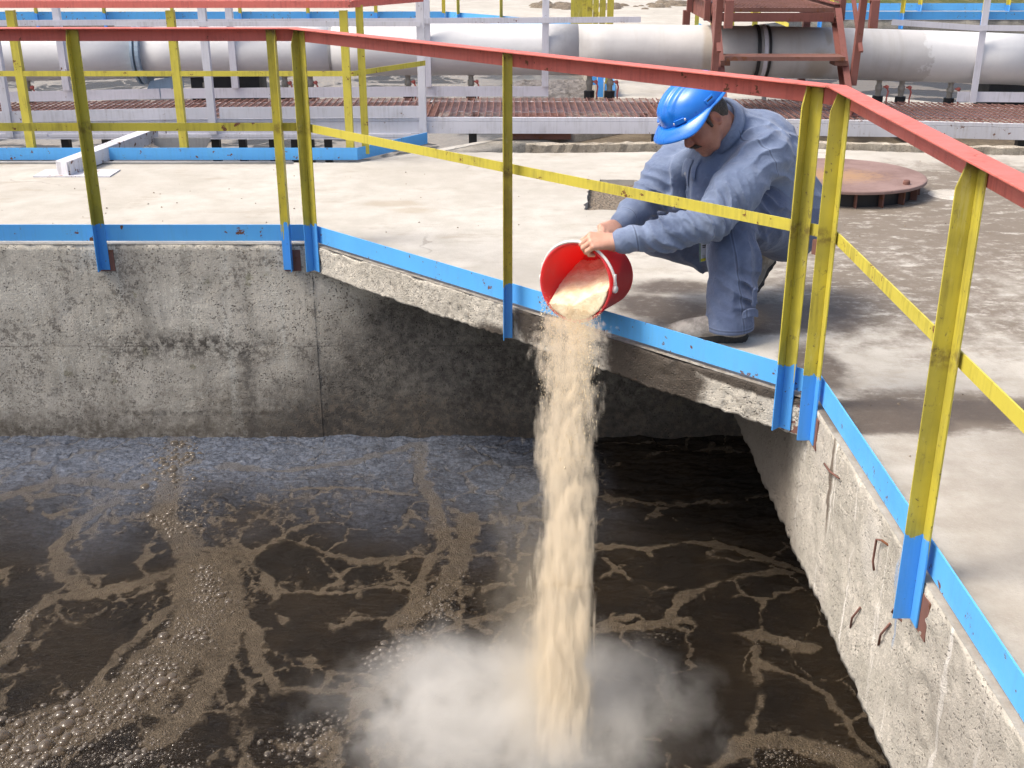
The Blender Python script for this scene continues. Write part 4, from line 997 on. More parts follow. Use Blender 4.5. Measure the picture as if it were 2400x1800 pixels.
# ------------------------------------------------------------------ the worker (signed-distance modelling, meshed once per garment)
class Field:
    def __init__(s, lo, hi, h):
        s.lo = np.array(lo, float); s.h = h; s.n = (np.ceil((np.array(hi)-s.lo)/h)+1).astype(int)
        s.d = np.full(s.n, .08, np.float32)
        s.ax = [s.lo[i]+h*np.arange(s.n[i]) for i in range(3)]
    def region(s, lo, hi):
        a = np.clip(np.floor((np.array(lo)-s.lo)/s.h).astype(int), 0, s.n); b_ = np.clip(np.ceil((np.array(hi)-s.lo)/s.h).astype(int)+1, 0, s.n)
        sl = tuple(slice(a[i], b_[i]) for i in range(3))
        g = np.meshgrid(*[s.ax[i][sl[i]].astype(np.float32) for i in range(3)], indexing='ij')
        return sl, g
    def comb(s, sl, dn, k, sub=False):
        d = s.d[sl]
        if sub: dn = -dn; h = np.clip(.5-.5*(dn-d)/k*-1, 0, 1); s.d[sl] = np.maximum(d, dn)+k*.25*np.clip(1-np.abs(d-dn)/k, 0, 1)**2; return
        s.d[sl] = np.minimum(d, dn)-k*.25*np.clip(1-np.abs(d-dn)/k, 0, 1)**2
    def cone(s, a, b, r1, r2, k=.02, sub=False):
        a, b = np.array(a, float), np.array(b, float); R = max(r1, r2)+.085
        sl, (X, Y, Z) = s.region(np.minimum(a, b)-R, np.maximum(a, b)+R)
        ba = b-a; L2 = float(ba@ba)
        t = np.clip(((X-a[0])*ba[0]+(Y-a[1])*ba[1]+(Z-a[2])*ba[2])/L2, 0, 1)
        d = np.sqrt((X-a[0]-t*ba[0])**2+(Y-a[1]-t*ba[1])**2+(Z-a[2]-t*ba[2])**2)-(r1+(r2-r1)*t)
        s.comb(sl, d, k, sub); return s
    def chain(s, pts, rs, k=.02):
        for i in range(len(pts)-1): s.cone(pts[i], pts[i+1], rs[i], rs[i+1], k)
        return s
    def ell(s, c, axes, r, k=.02, sub=False):
        c = np.array(c, float); A = np.array(axes, float); R = max(r)+.085
        sl, (X, Y, Z) = s.region(c-R, c+R); q = [(X-c[0])*A[i][0]+(Y-c[1])*A[i][1]+(Z-c[2])*A[i][2] for i in range(3)]
        k0 = np.sqrt(sum((q[i]/r[i])**2 for i in range(3))); k1 = np.sqrt(sum((q[i]/r[i]**2)**2 for i in range(3)))+1e-6
        s.comb(sl, k0*(k0-1)/k1, k, sub); return s
    def cut(s, c, n, k=.006):
        """remove everything on the side the normal points to"""
        n = np.array(n, float); n /= np.linalg.norm(n); g = np.meshgrid(*[a.astype(np.float32) for a in s.ax], indexing='ij')
        pl = (g[0]-c[0])*n[0]+(g[1]-c[1])*n[1]+(g[2]-c[2])*n[2]; s.d = np.maximum(s.d, pl)
    def folds(s, c, R, wave, freq, amp, seed=0, warp=.6, power=1.0):
        """soft cloth folds: ridges across the direction `wave`, fading out at distance R"""
        c = np.array(c, float); wv = np.array(wave, float); wv /= np.linalg.norm(wv)
        sl, (X, Y, Z) = s.region(c-R*1.6, c+R*1.6)
        w_ = np.exp(-((X-c[0])**2+(Y-c[1])**2+(Z-c[2])**2)/(R*R*.6))
        u = (X-c[0])*wv[0]+(Y-c[1])*wv[1]+(Z-c[2])*wv[2]
        ph = u*freq*6.283+(fbm(X*9+seed, Y*9, Z*9, 2, 60+seed)-.5)*6.283*warp*2
        r = 1.15-2.3*np.abs(np.sin(ph*.5))**.8
        m_ = sstep(.3, .6, vnoise(X*7+seed*3, Y*7, Z*7+seed, 90+seed))
        s.d[sl] -= (amp*w_*r*(.35+.65*m_)).astype(np.float32)
    def rumple(s, scale, amp, seed=1):
        m_ = np.abs(s.d) < .03; I = np.argwhere(m_)
        P = s.lo+I*s.h
        s.d[m_] -= ((fbm(P[:, 0]*scale, P[:, 1]*scale, P[:, 2]*scale, 3, seed)-.5)*2*amp).astype(np.float32)
    def mesh(s, name, smooth_it=2):
        g = openvdb.FloatGrid(.08); g.copyFromArray(s.d)
        pts, quads = g.convertToQuads(0.0)
        pts = np.asarray(pts, np.float64)*s.h+s.lo
        me = np_mesh(name, pts, np.asarray(quads)[:, ::-1])
        bm = bmesh.new(); bm.from_mesh(me)
        # keep only pieces of some size
        seen = set(); bm.verts.ensure_lookup_table(); kill = []
        for v in bm.verts:
            if v.index in seen: continue
            st_ = [v]; comp = []; seen.add(v.index)
            while st_:
                q = st_.pop(); comp.append(q)
                for e in q.link_edges:
                    o = e.other_vert(q)
                    if o.index not in seen: seen.add(o.index); st_.append(o)
            if len(comp) < 60: kill += comp
        if kill: bmesh.ops.delete(bm, geom=kill, context='VERTS')
        for _ in range(smooth_it): bmesh.ops.smooth_vert(bm, verts=bm.verts, factor=.4, use_axis_x=True, use_axis_y=True, use_axis_z=True)
        bmesh.ops.recalc_face_normals(bm, faces=bm.faces); bm.to_mesh(me); bm.free(); return me

V = lambda *a: np.array(a, float)
# head frame (F forward, L left, U crown), tilted down towards the bucket
HC = V(.744, 4.566, .837)
hF, hL, hU = V(-.62892308, -.39686205, -.66854788), V(.41893258, -.8973775, .13859696), V(-.6549437, -.19290966, .73063986)
HA = [hF, hL, hU]
def hp(f, l, u): return HC+f*hF+l*hL+u*hU
# joints
Ls, Rs = V(.972, 4.545, .685), V(.722, 4.88, .655)
Le, Lw, Lh = V(.765, 4.335, .487), V(.405, 4.292, .415), V(.29, 4.275, .425)
Re, Rw = V(.555, 4.74, .475), V(.435, 4.50, .435)
PEL = V(1.11, 4.83, .37); CH = V(.95, 4.75, .62); NK = V(.845, 4.69, .79)
sh = (Ls-Rs)/np.linalg.norm(Ls-Rs)
Lhip, Rhip = PEL+sh*.09+V(-.01, 0, 0), PEL-sh*.09
Lk, La = V(.868, 4.50, .485), V(.865, 4.335, .10)
Rk, Ra = V(.635, 4.85, .30), V(1.07, 4.92, .13)

person = None
# ---- skin: head, neck, hands and the body inside the clothes, one surface
B = Field(HC-.24, HC+.24, .0028)
B.ell(hp(-.012, 0, .045), HA, (.098, .077, .098), .02)
B.ell(hp(.03, 0, -.03), HA, (.066, .064, .085), .03)
B.ell(hp(.045, 0, -.075), HA, (.046, .050, .042), .03)
B.ell(hp(.073, 0, -.105), HA, (.022, .024, .018), .02)
for s_ in (-1, 1):
    B.ell(hp(.058, .040*s_, -.03), HA, (.034, .026, .030), .02)
    B.ell(hp(.078, .034*s_, .022), HA, (.020, .030, .013), .014)
    B.cone(hp(.000, .064*s_, -.02), hp(.045, .040*s_, -.098), .018, .016, .02)
B.cone(hp(.088, 0, .012), hp(.112, 0, -.022), .010, .0145, .012)
for s_ in (-1, 1): B.ell(hp(.104, .012*s_, -.028), HA, (.011, .009, .009), .006)
B.ell(hp(.088, 0, -.058), HA, (.016, .027, .008), .008); B.ell(hp(.085, 0, -.073), HA, (.015, .024, .0085), .008)
B.cone(hp(-.03, 0, -.04), NK-V(0, 0, .03), .066, .070, .03)
for s_ in (-1, 1):
    e0 = hp(-.012, .077*s_, -.002); eA = [hF*.94-hU*.34, hL, hU*.94+hF*.34]
    B.ell(e0, eA, (.019, .009, .033), .006); B.ell(e0+hL*.010*s_, eA, (.011, .008, .022), .006, True); B.ell(e0+hL*.006*s_-hU*.026, eA, (.010, .007, .010), .006)
head_me = B.mesh('head', 1)
B = Field((.30, 4.05, -.02), (1.45, 5.15, 1.05), .0065)
B.cone(hp(-.03, 0, -.04), NK-V(0, 0, .03), .060, .066, .03)
B.chain([NK, CH, PEL], [.075, .11, .12], .06)
for a, b_, c_ in ((Ls, Le, Lw), (Rs, Re, Rw)): B.chain([CH, a, b_, c_], [.08, .055, .040, .027], .03)
for a, b_, c_ in ((Lhip, Lk, La), (Rhip, Rk, Ra)): B.chain([PEL, a, b_, c_], [.1, .075, .055, .04], .03)
limb_me = B.mesh('limbs', 1)
B = Field((.12, 4.10, .27), (.60, 4.62, .56), .0022)
def hand(w_, d, a, nb, side, curl=1.0):
    """w wrist, d fingers' direction, a across towards the thumb, nb back of hand"""
    d, a, nb = (q/np.linalg.norm(q) for q in (d, a, nb))
    kn = []
    for i, (l, off) in enumerate(((.088, .030), (.092, .010), (.088, -.010), (.080, -.029))):
        k_ = w_+d*l+a*off+nb*(.004 if i in (1, 2) else 0); kn.append(k_)
        B.cone(w_+a*off*.55+d*.012, k_, .019, .0125, .014)
    for i, k_ in enumerate(kn):
        L = (.044, .048, .045, .036)[i]; r = (.0098, .0102, .0098, .0088)[i]
        p1 = k_+(d*.62-nb*.78)*L; p2 = p1+(-d*.45-nb*.9)*L*.62; p3 = p2+(-d*.98-nb*.1)*L*.48
        B.chain([k_, p1, p2, p3], [r+.0018, r+.0008, r, r-.0012], .0035)
    t0 = w_+a*.022+d*.022-nb*.006; t1 = t0+a*.028+d*.030-nb*.016; t2 = t1+d*.026-nb*.022+a*.002; t3 = t2+d*.012-nb*.022-a*.012
    B.chain([t0, t1, t2, t3], [.017, .0128, .0112, .0095], .008)
    return kn
B.cone(Le+(Lw-Le)*.7, Lw, .034, .027, .02); B.cone(Lw, Lw+V(-.03, 0, .002), .027, .026, .02)
hand(Lw+V(-.015, 0, .003), V(-1, -.08, .04), V(-.02, .80, .60), V(.02, -.60, .80), 1)
hand(Rw+V(-.02, -.03, -.004), V(-.55, -.83, -.05), V(-.55, .30, .55), V(-.35, .15, .92), -1)
B.cone(Re*.3+Rw*.7, Rw, .033, .026, .02)
hand_me = B.mesh('hands', 1)
bm = bmesh.new()
for q in (head_me, limb_me, hand_me): bm.from_mesh(q)
bm_ = bpy.data.meshes.new('person'); bm.to_mesh(bm_); bm.free()
for q in (head_me, limb_me, hand_me): bpy.data.meshes.remove(q)

def skin_mat():
    b = NB('skin'); n = b.noise(28, 4, .6); n2 = b.noise(160, 3, .6)
    c = b.mix(b.rng(n, .35, .68), (.52, .275, .195), (.60, .335, .245))
    cheek = b.union([b.blob(hp(.07, .03, -.03), (.045, .045, .045), .9), b.blob(hp(.112, 0, -.028), (.03, .03, .03), .9), b.blob(hp(-.01, .085, 0), (.04, .04, .04), .8)])
    c = b.mix(b.ma('MULTIPLY', cheek, .45), c, (.50, .16, .11))
    stub = b.blob(hp(.065, 0, -.085), (.06, .07, .05), .7)
    c = b.mix(b.ma('MULTIPLY', stub, b.rng(n2, .4, .6, .12, .42)), c, (.20, .12, .09))
    head_tone = b.blob(HC, (.16, .16, .16), .2)  # skin multiplied darker and redder over the whole head
    c = b.mix(head_tone, c, b.mix(1.0, c, (.78, .66, .62), 'MULTIPLY'))
    b.bsdf(c, .52, b.bump(n2, .15, .002), **{'Subsurface Weight': .12, 'Subsurface Radius': (.012, .005, .003), 'Subsurface Scale': .5}); return b.m
M['skin'] = skin_mat()
person = link('person', bm_, M['skin'], smooth=True)
tag(person, 'crouching worker in blue overalls and blue hard hat emptying a red bucket', 'person')

# ---- cloth
def cloth_mat(name, col, fade, seams=()):
    b = NB(name); n = b.noise(6, 6, .65); n2 = b.noise(22, 6, .7); wv = b.noise(500, 2, .5)
    c = b.mix(b.rng(n, .35, .68), col, fade)
    c = b.mix(b.rng(n2, .55, .72, 0, .35), c, tuple(min(1, x*1.35) for x in fade))
    c = b.mix(b.rng(n2, .42, .30, 0, .35), c, tuple(x*.6 for x in col))
    wr = b.noise(1, 5, .62, b.scale(b.pos, (22, 22, 22)), 1.8)
    for p_, d_, c_, R_ in seams:
        d_ = d_/np.linalg.norm(d_); off = b.n('ShaderNodeVectorMath', {0: b.pos, 1: tuple(p_)}, operation='SUBTRACT').outputs[0]
        pl = b.ma('ABSOLUTE', b.n('ShaderNodeVectorMath', {0: off, 1: tuple(d_)}, operation='DOT_PRODUCT').outputs['Value'])
        nr = b.rng(b.n('ShaderNodeVectorMath', {0: off}, operation='LENGTH').outputs['Value'], R_, R_*.85)
        c = b.mix(b.ma('MULTIPLY', b.ma('MULTIPLY', b.rng(pl, .0034, .0012), nr), .6), c, tuple(x*.4 for x in col))
        c = b.mix(b.ma('MULTIPLY', b.ma('MULTIPLY', b.rng(b.ma('ABSOLUTE', b.ma('SUBTRACT', pl, .006)), .003, .001), nr), .3), c, tuple(min(1, x*1.4) for x in fade))
    h = b.ma('ADD', b.ma('MULTIPLY', wr, 1.0), b.ma('MULTIPLY', wv, .12))
    b.bsdf(c, .92, b.bump(h, .42, .012), **{'Sheen Weight': .2, 'Sheen Roughness': .5}); return b.m
M['jacket'] = cloth_mat('faded_blue_cotton', (.125, .168, .275), (.19, .243, .362),
    [(Ls+V(-.005, 0, 0), Le-Ls+V(-.1, 0, .05), 0, .14), (Rs, Re-Rs, 0, .14), (Lw*.82+Le*.18, Lw-Le, 0, .09), (Rw*.82+Re*.18, Rw-Re, 0, .09)])
M['trouser'] = cloth_mat('blue_trouser_cotton', (.070, .096, .175), (.118, .155, .25),
    [(La+V(.02, -.05, .15), V(1, .25, .06), 0, .30), (La+V(0, 0, -.03), V(0, 0, 1), 0, .14)])
J = Field((.28, 4.1, .22), (1.42, 5.2, 1.02), .0048)
back = V(.55, .45, .35)
# trunk: two rounded halves, broad across the shoulders
for s_, S_, H_ in ((1, Ls, Lhip), (-1, Rs, Rhip)):
    c0 = S_-sh*s_*.085+V(.045, .035, -.015)
    J.chain([c0+V(-.01, 0, .02), CH+sh*s_*.085+V(.050, .04, .0), PEL+sh*s_*.075+V(.005, .0, .085), H_+V(.01, .0, .03)], [.098, .132, .130, .120], .07)
J.chain([NK+V(.035, .02, -.01), CH+V(.065, .05, .06), PEL+V(.01, .0, .10)], [.082, .145, .130], .07)
J.cone(NK+V(.015, .01, .02), NK+V(.05, .03, -.03), .078, .095, .05)
J.chain([CH+V(-.06, -.04, .0), PEL+V(-.10, -.06, .09)], [.125, .115], .06)
# loose front of the jacket hanging between the arms
for s_ in (-1, 1): J.chain([NK+V(-.02, -.02, -.07)+sh*.03*s_, V(.745, 4.68, .61)+sh*.065*s_, V(.735, 4.68, .50)+sh*.075*s_, V(.745, 4.69, .42)+sh*.075*s_], [.055, .062, .058, .05], .035)
J.folds(V(.70, 4.64, .54), .15, sh, 15, .012, 21, .35)
J.folds(V(.72, 4.66, .46), .12, V(.1, .1, 1), 12, .006, 22, .8)
# sleeves
J.chain([Ls+V(.04, .03, .015), Ls*.5+Le*.5+V(.0, -.0, -.008), Le+V(.0, 0, 0)], [.100, .086, .074], .075)
J.chain([Le, Le*.55+Lw*.45+V(0, 0, -.012), Le*.22+Lw*.78+V(0, 0, -.004)], [.074, .069, .050], .03)
J.cone(Le*.20+Lw*.80, Le*.06+Lw*.94, .0545, .0515, .005)
J.chain([Rs+V(.02, .02, .01), Rs*.5+Re*.5, Re], [.092, .080, .070], .045)
J.chain([Re, Re*.5+Rw*.5+V(0, 0, -.006), Re*.15+Rw*.85], [.070, .062, .046], .03)
J.cone(Re*.18+Rw*.82, Re*.03+Rw*.97, .050, .047, .005)
# folds
arm = (Le-Ls)/np.linalg.norm(Le-Ls); fore = (Lw-Le)/np.linalg.norm(Lw-Le)
J.folds(Le+V(0, -.03, .01), .13, arm*.8+fore*.5+V(0, 0, .3), 24, 0.0128, 1)
J.folds(Ls*.5+Le*.5, .14, arm+V(.3, 0, .5), 20, 0.0105, 2)
J.folds(Le*.45+Lw*.55, .13, fore+V(.2, .2, -.7), 22, 0.0112, 3)
J.folds(Ls+V(-.02, -.02, .07), .15, V(-.5, .5, .7), 16, 0.0097, 4)
J.folds(Ls+V(.09, .0, -.08), .15, V(.3, .2, .9), 15, 0.0105, 5)
J.folds(Le*.75+Lw*.25+V(0, -.05, -.03), .12, V(-.6, .1, -.75), 21, .0110, 31, .7)
J.folds(Ls*.35+Le*.65+V(.0, -.06, 0), .12, V(-.75, .2, -.2), 19, .0105, 32, .5)
J.folds(CH+V(.10, -.10, .10), .16, V(.25, .35, .8), 13, .0095, 33, .7)
J.folds(CH+V(.15, .05, .12), .20, V(-.3, .7, .6), 7, 0.0035, 6)
J.folds(PEL+V(.08, -.08, .12), .18, V(.2, .2, .95), 13, 0.0105, 7)
J.folds(Re+V(0, 0, .0), .14, V(-.4, -.2, -.9), 22, 0.0120, 8)
J.folds(Rs*.5+Re*.5, .13, V(-.5, -.4, -.7), 18, 0.0105, 9)
# hem of the jacket, riding up over the bent thighs
gx_, gy_, gz_ = np.meshgrid(*[a_.astype(np.float32) for a_ in J.ax], indexing='ij')
zp = .555-.36*(gx_-.9)+.012*np.sin(gx_*31+gy_*23)-4*np.clip(.85-gx_, 0, 1)-4*np.clip(4.575-gy_+.25*np.clip(.95-gx_, 0, 1), 0, 1)
J.d = np.maximum(J.d, (zp-gz_)*.93).astype(np.float32); del gx_, gy_, gz_, zp
J.rumple(11, .0035, 5)
# neck opening
J.cone(NK+V(-.005, -.004, -.05), NK+(HC-NK)*1.2, .066, .082, .012, True)
# front opening shows the shirt collar: shallow slit down the chest
jk = link('jacket', J.mesh('jacket', 1), M['jacket'], person, smooth=True)

def strip(name, rows, mat, parent, thick=.004, sub=2):
    """cloth strip from rows of points (each row the same count), given thickness"""
    n = len(rows[0]); m_ = MB()
    m_.add([p for r in rows for p in r], [(i*n+j, (i+1)*n+j, (i+1)*n+j+1, i*n+j+1) for i in range(len(rows)-1) for j in range(n-1)])
    o = m_.build(name, mat, parent, smooth=True)
    if sub: md = o.modifiers.new('s', 'SUBSURF'); md.levels = sub; md.render_levels = sub
    md = o.modifiers.new('t', 'SOLIDIFY'); md.thickness = thick; md.offset = 0
    return o
# turned collar standing round the neck, open at the throat
nd = (HC-NK)/np.linalg.norm(HC-NK); nax = nd*.75+V(-.05, -.05, .45); nax /= np.linalg.norm(nax)
front = V(-.55, -.45, -.6); front -= nax*(front@nax); front /= np.linalg.norm(front); left = np.cross(nax, front)
rows = []
for k in range(21):
    t = math.radians(-158+316*k/20); dirv = -front*math.cos(t)+left*math.sin(t)      # 0 = nape
    op = abs(k-10)/10
    base = NK+nax*(.030-.030*op**2)+dirv*(.084+.014*op**3)-V(.012, .012, 0)
    rows.append([tuple(base+dirv*.010-nax*.030), tuple(base+nax*.012-dirv*.003), tuple(base+nax*(.040-.006*op)), tuple(base+nax*(.040-.006*op)+dirv*.012), tuple(base+nax*(.004-.012*op)+dirv*(.026+.014*op))])
strip('collar', rows, M['jacket'], jk)
# shirt collar wing showing at the throat
M['shirt'] = cloth_mat('pale_blue_shirt', (.30, .34, .46), (.42, .46, .58))
th = NK+front*.085-nax*.05
strip('shirt_collar', [[tuple(th+left*.055+nax*.05-front*.01), tuple(th+left*.04+nax*.01+front*.016), tuple(th+left*.03-nax*.035+front*.028)],
                       [tuple(th+left*.02+nax*.035+front*.006), tuple(th+left*.012+nax*.0+front*.03), tuple(th+left*.006-nax*.055+front*.032)],
                       [tuple(th-left*.02+nax*.03+front*.006), tuple(th-left*.02-nax*.01+front*.028), tuple(th-left*.026-nax*.06+front*.026)]], M['shirt'], jk)
# button band and lapel of the jacket front, laid on the cloth surface
def on_surface(F, p, d):
    d = d/np.linalg.norm(d)
    for _ in range(160):
        i_ = np.round((p-F.lo)/F.h).astype(int)
        if np.any(i_ < 0) or np.any(i_ >= F.n) or F.d[tuple(i_)] > .0005: return p
        p = p+d*.0025
    return p
fdir = V(-.80, -.60, 0.05); fl = V(.6, -.8, 0)
fr = []; q0 = V(.80, 4.70, .66); q1 = V(.78, 4.72, .42)
for k in range(9):
    t = k/8; c_ = q0*(1-t)+q1*t-fl*.012
    fr.append([tuple(on_surface(J, c_+fl*w_, fdir)+fdir*(.004+e_)) for w_, e_ in ((-.024, -.004), (-.012, .001), (.004, .002), (.018, .003), (.026, -.001))])
strip('button_band', fr, M['jacket'], jk, .003, 1)
lp = []
for k in range(4):
    t = k/3; c_ = V(.80, 4.70, .68)*(1-t)+V(.80, 4.70, .585)*t+fl*(.030+.022*t)
    lp.append([tuple(on_surface(J, c_+fl*w_, fdir)+fdir*(.007+e_)) for w_, e_ in ((-.012, .0), (.0, .003), (.016*(1-.5*t), .003), (.030*(1-.7*t), .0))])
strip('lapel', lp, M['jacket'], jk, .003, 1)
M['button'] = paint('grey_button', (.3, .33, .4), (.2, .2, .25), .4, .2)
for k in (2, 4, 6):
    q = V(*fr[k][2])+fdir*.002; MB().lathe([(.001, .003), (.006, .003), (.007, 0), (.001, -.001)], q, tuple(fdir), 10).build('button', M['button'], jk)

T = Field((.45, 4.15, -.01), (1.45, 5.2, .66), .0046)
for H_ in (Lhip, Rhip): T.ell(H_+V(.005, .0, .0), [V(1, 0, 0), V(0, 1, 0), V(0, 0, 1)], (.145, .135, .165), .05)
T.ell(PEL+V(.0, .0, .02), [V(1, 0, 0), V(0, 1, 0), V(0, 0, 1)], (.15, .15, .15), .05)
T.chain([Lhip, Lhip*.45+Lk*.55+V(0, 0, .0), Lk+V(.0, 0, -.01)], [.142, .130, .108], .05)
T.chain([Lk+V(-.004, 0, -.008), Lk*.55+La*.45+V(.012, .0, .0), Lk*.22+La*.78+V(.01, .0, 0), La+V(-.002, -.004, -.035)], [.106, .102, .094, .098], .03)
T.chain([Rhip, Rhip*.5+Rk*.5, Rk], [.125, .106, .092], .05)
T.chain([Rk, Rk*.5+Ra*.5, Ra*.82+Rk*.18], [.092, .086, .078], .03)
T.folds(Lk*.5+Lhip*.5+V(0, -.1, .03), .16, V(.6, .3, .75), 15, 0.0098, 11)
T.folds(Lk+V(.05, .0, -.06), .12, V(.5, .2, .8), 20, 0.0126, 12)
T.folds(La*.5+Lk*.5+V(.05, -.03, 0), .15, V(1, .3, .12), 15, 0.0112, 13, .45)
T.folds(La+V(.05, -.02, .09), .11, V(.45, 0, .9), 19, 0.0140, 14)
T.folds(La+V(-.02, -.03, .16), .16, V(1, .1, .2), 12, 0.0084, 15, .4)
T.folds(Lk+V(.14, .05, -.10), .12, V(.85, .2, -.4), 18, 0.0126, 16)
T.folds(Rk*.5+Ra*.5, .18, V(.7, 0, .6), 14, 0.0098, 17)
T.rumple(11, .003, 8)
T.cone(La+V(0, 0, -.12), La+V(0, 0, -.058), .3, .06, .004, True)
T.cut((0, 0, .028), (.03, 0, -1))
tr = link('trousers', T.mesh('trousers', 1), M['trouser'], person, smooth=True)
# small cargo pocket with its flap on the outside of the left shin
fo = V(.30, -.95, 0); fo /= np.linalg.norm(fo); si = V(.95, .30, 0)
pc = La+V(.028, -.006, .055)+fo*.100
strip('pocket_flap', [[tuple(pc+si*(x*.034)+V(0, 0, z*.016)-V(0, 0, .014*(x*x))+fo*(.006-.010*x*x+(.004 if z < 0 else 0))) for z in (1, 0, -1)] for x in (-1, -.5, 0, .5, 1)], M['trouser'], tr, .005)
strip('pocket_flap', [[tuple(pc+si*(x*.010+.012)+V(0, 0, .055+z*.040)+fo*(.002-.004*x*x)) for z in (1, 0, -1)] for x in (-1, 0, 1)], M['trouser'], tr, .003)
# ---- shoes
def shoe_mat():
    b = NB('dusty_work_shoe'); n = b.noise(14, 5, .65); n2 = b.noise(60, 4, .7)
    c = b.mix(b.rng(n, .4, .62), (.24, .215, .19), (.46, .42, .37)); c = b.mix(b.rng(n2, .6, .7, 0, .5), c, (.42, .38, .33))
    b.bsdf(c, .8, b.bump(n2, .3, .004)); return b.m
M['shoe'] = shoe_mat(); M['sole'] = paint('dark_shoe_sole', (.035, .034, .033), (.16, .14, .12), .85, .5)
def shoe(heel, toe, up):
    heel, toe, up = np.array(heel), np.array(toe), np.array(up, float); d = toe-heel; L = np.linalg.norm(d); d /= L
    up = up-d*(up@d); up /= np.linalg.norm(up); sd = np.cross(up, d)
    lo = np.minimum(heel, toe)-.13; hi = np.maximum(heel, toe)+.16
    S = Field(lo, hi, .004)
    A = [d, sd, up]
    S.ell(heel+d*.045+up*.055, A, (.055, .040, .055), .02); S.ell(heel+d*(L-.085)+up*.034, A, (.088, .047, .036), .02)
    S.cone(heel+d*.06+up*.05, heel+d*(L-.09)+up*.034, .040, .036, .03); S.cone(heel+d*.055+up*.06, heel+d*.05+up*.13, .042, .046, .03)
    S.cone(heel+d*.07+up*.085, heel+d*(L-.12)+up*.045, .034, .030, .03)
    S.cut(heel+up*.014, -up)
    o = link('shoe', S.mesh('shoe', 1), M['shoe'], person, smooth=True)
    # ridged sole following the outline of the foot
    out = []
    for k in range(40):
        t = 2*math.pi*k/40; x = math.cos(t); y = math.sin(t)
        w_ = .046 if x > .1 else .039
        w_ -= .008*math.exp(-((x+.25)/.3)**2)
        out.append((L*.5+L*.515*(abs(x)**.9)*(1 if x > 0 else -1), w_*(abs(y)**.75)*(1 if y > 0 else -1)))
    vs = []; n = len(out)
    for z, g in ((-.012, .96), (-.002, 1.0), (.012, 1.02), (.020, .98)):
        for k, (a, b_) in enumerate(out):
            rid = (.9+.1*(k % 2)) if z < 0 else 1
            vs.append(heel+d*(L*.5+(a-L*.5)*g*rid)+sd*b_*g*rid+up*z)
    m_ = MB(); m_.add(vs, [(r*n+k, r*n+(k+1) % n, (r+1)*n+(k+1) % n, (r+1)*n+k) for r in range(3) for k in range(n)]+[tuple(range(n-1, -1, -1)), tuple(range(3*n, 4*n))])
    m_.build('sole', M['sole'], o)
shoe((.935, 4.325, .013), (.618, 4.335, .013), (0, 0, 1))
shoe((1.165, 4.955, .185), (1.005, 4.80, .016), (.45, .45, .75))
# ---- hair: a cap round the back of the head below the helmet, sideburns, moustache
def hair_mat():
    b = NB('dark_hair'); n = b.noise(1, 4, .6, b.scale(b.pos, (300, 300, 90)))
    b.bsdf(b.mix(b.rng(n, .35, .65), (.018, .013, .010), (.075, .058, .045)), .65, b.bump(n, .6, .003)); return b.m
M['hair'] = hair_mat()
Hh = Field(HC-.2, HC+.2, .0035)
Hh.ell(hp(-.018, 0, .04), HA, (.098, .081, .090), .01)
Hh.ell(hp(-.055, 0, -.012), HA, (.056, .068, .060), .02)
for s_ in (-1, 1): Hh.cone(hp(.022, .0745*s_, .030), hp(.020, .0725*s_, -.014), .010, .007, .008)
Hh.ell(hp(.10, 0, .02), HA, (.105, .12, .075), .01, True)
for s_ in (-1, 1):
    Hh.ell(hp(-.012, .095*s_, -.006), HA, (.026, .022, .042), .008, True)
    Hh.cone(hp(.022, .0755*s_, .030), hp(.021, .073*s_, -.014), .0085, .006, .004)
Hh.rumple(60, .0022, 3)
link('hair', Hh.mesh('hair', 1), M['hair'], person, smooth=True)
Mo = Field(hp(.095, 0, -.05)-.06, hp(.095, 0, -.05)+.06, .0018)
for s_ in (-1, 1): Mo.chain([hp(.106, .003*s_, -.042), hp(.102, .018*s_, -.046), hp(.088, .033*s_, -.057)], [.0075, .0075, .004], .006)
Mo.rumple(150, .0012, 4)
link('moustache', Mo.mesh('moustache', 1), M['hair'], person, smooth=True)
for s_ in (-1, 1):
    Eb = Field(hp(.09, .035*s_, .03)-.04, hp(.09, .035*s_, .03)+.04, .0018); Eb.chain([hp(.098, .014*s_, .026), hp(.094, .036*s_, .030), hp(.082, .050*s_, .024)], [.004, .0045, .003], .004)
    link('eyebrow', Eb.mesh('eyebrow', 1), M['hair'], person, smooth=True)
    m_ = MB(); m_.lathe([(.001, .011), (.006, .0092), (.0098, .005), (.011, 0), (.0098, -.005), (.001, -.011)], hp(.078, .031*s_, .004), tuple(hF), 14); 
    m_.build('eye', paint('eye_white', (.7, .68, .64), (.5, .4, .36), .2, .1), person, smooth=True)
    e_ = Field(hp(.085, .031*s_, .004)-.03, hp(.085, .031*s_, .004)+.03, .0018); e_.ell(hp(.080, .031*s_, .008), HA, (.0135, .0155, .0095), .003); link('eyelid', e_.mesh('eyelid', 1), M['skin'], person, smooth=True)
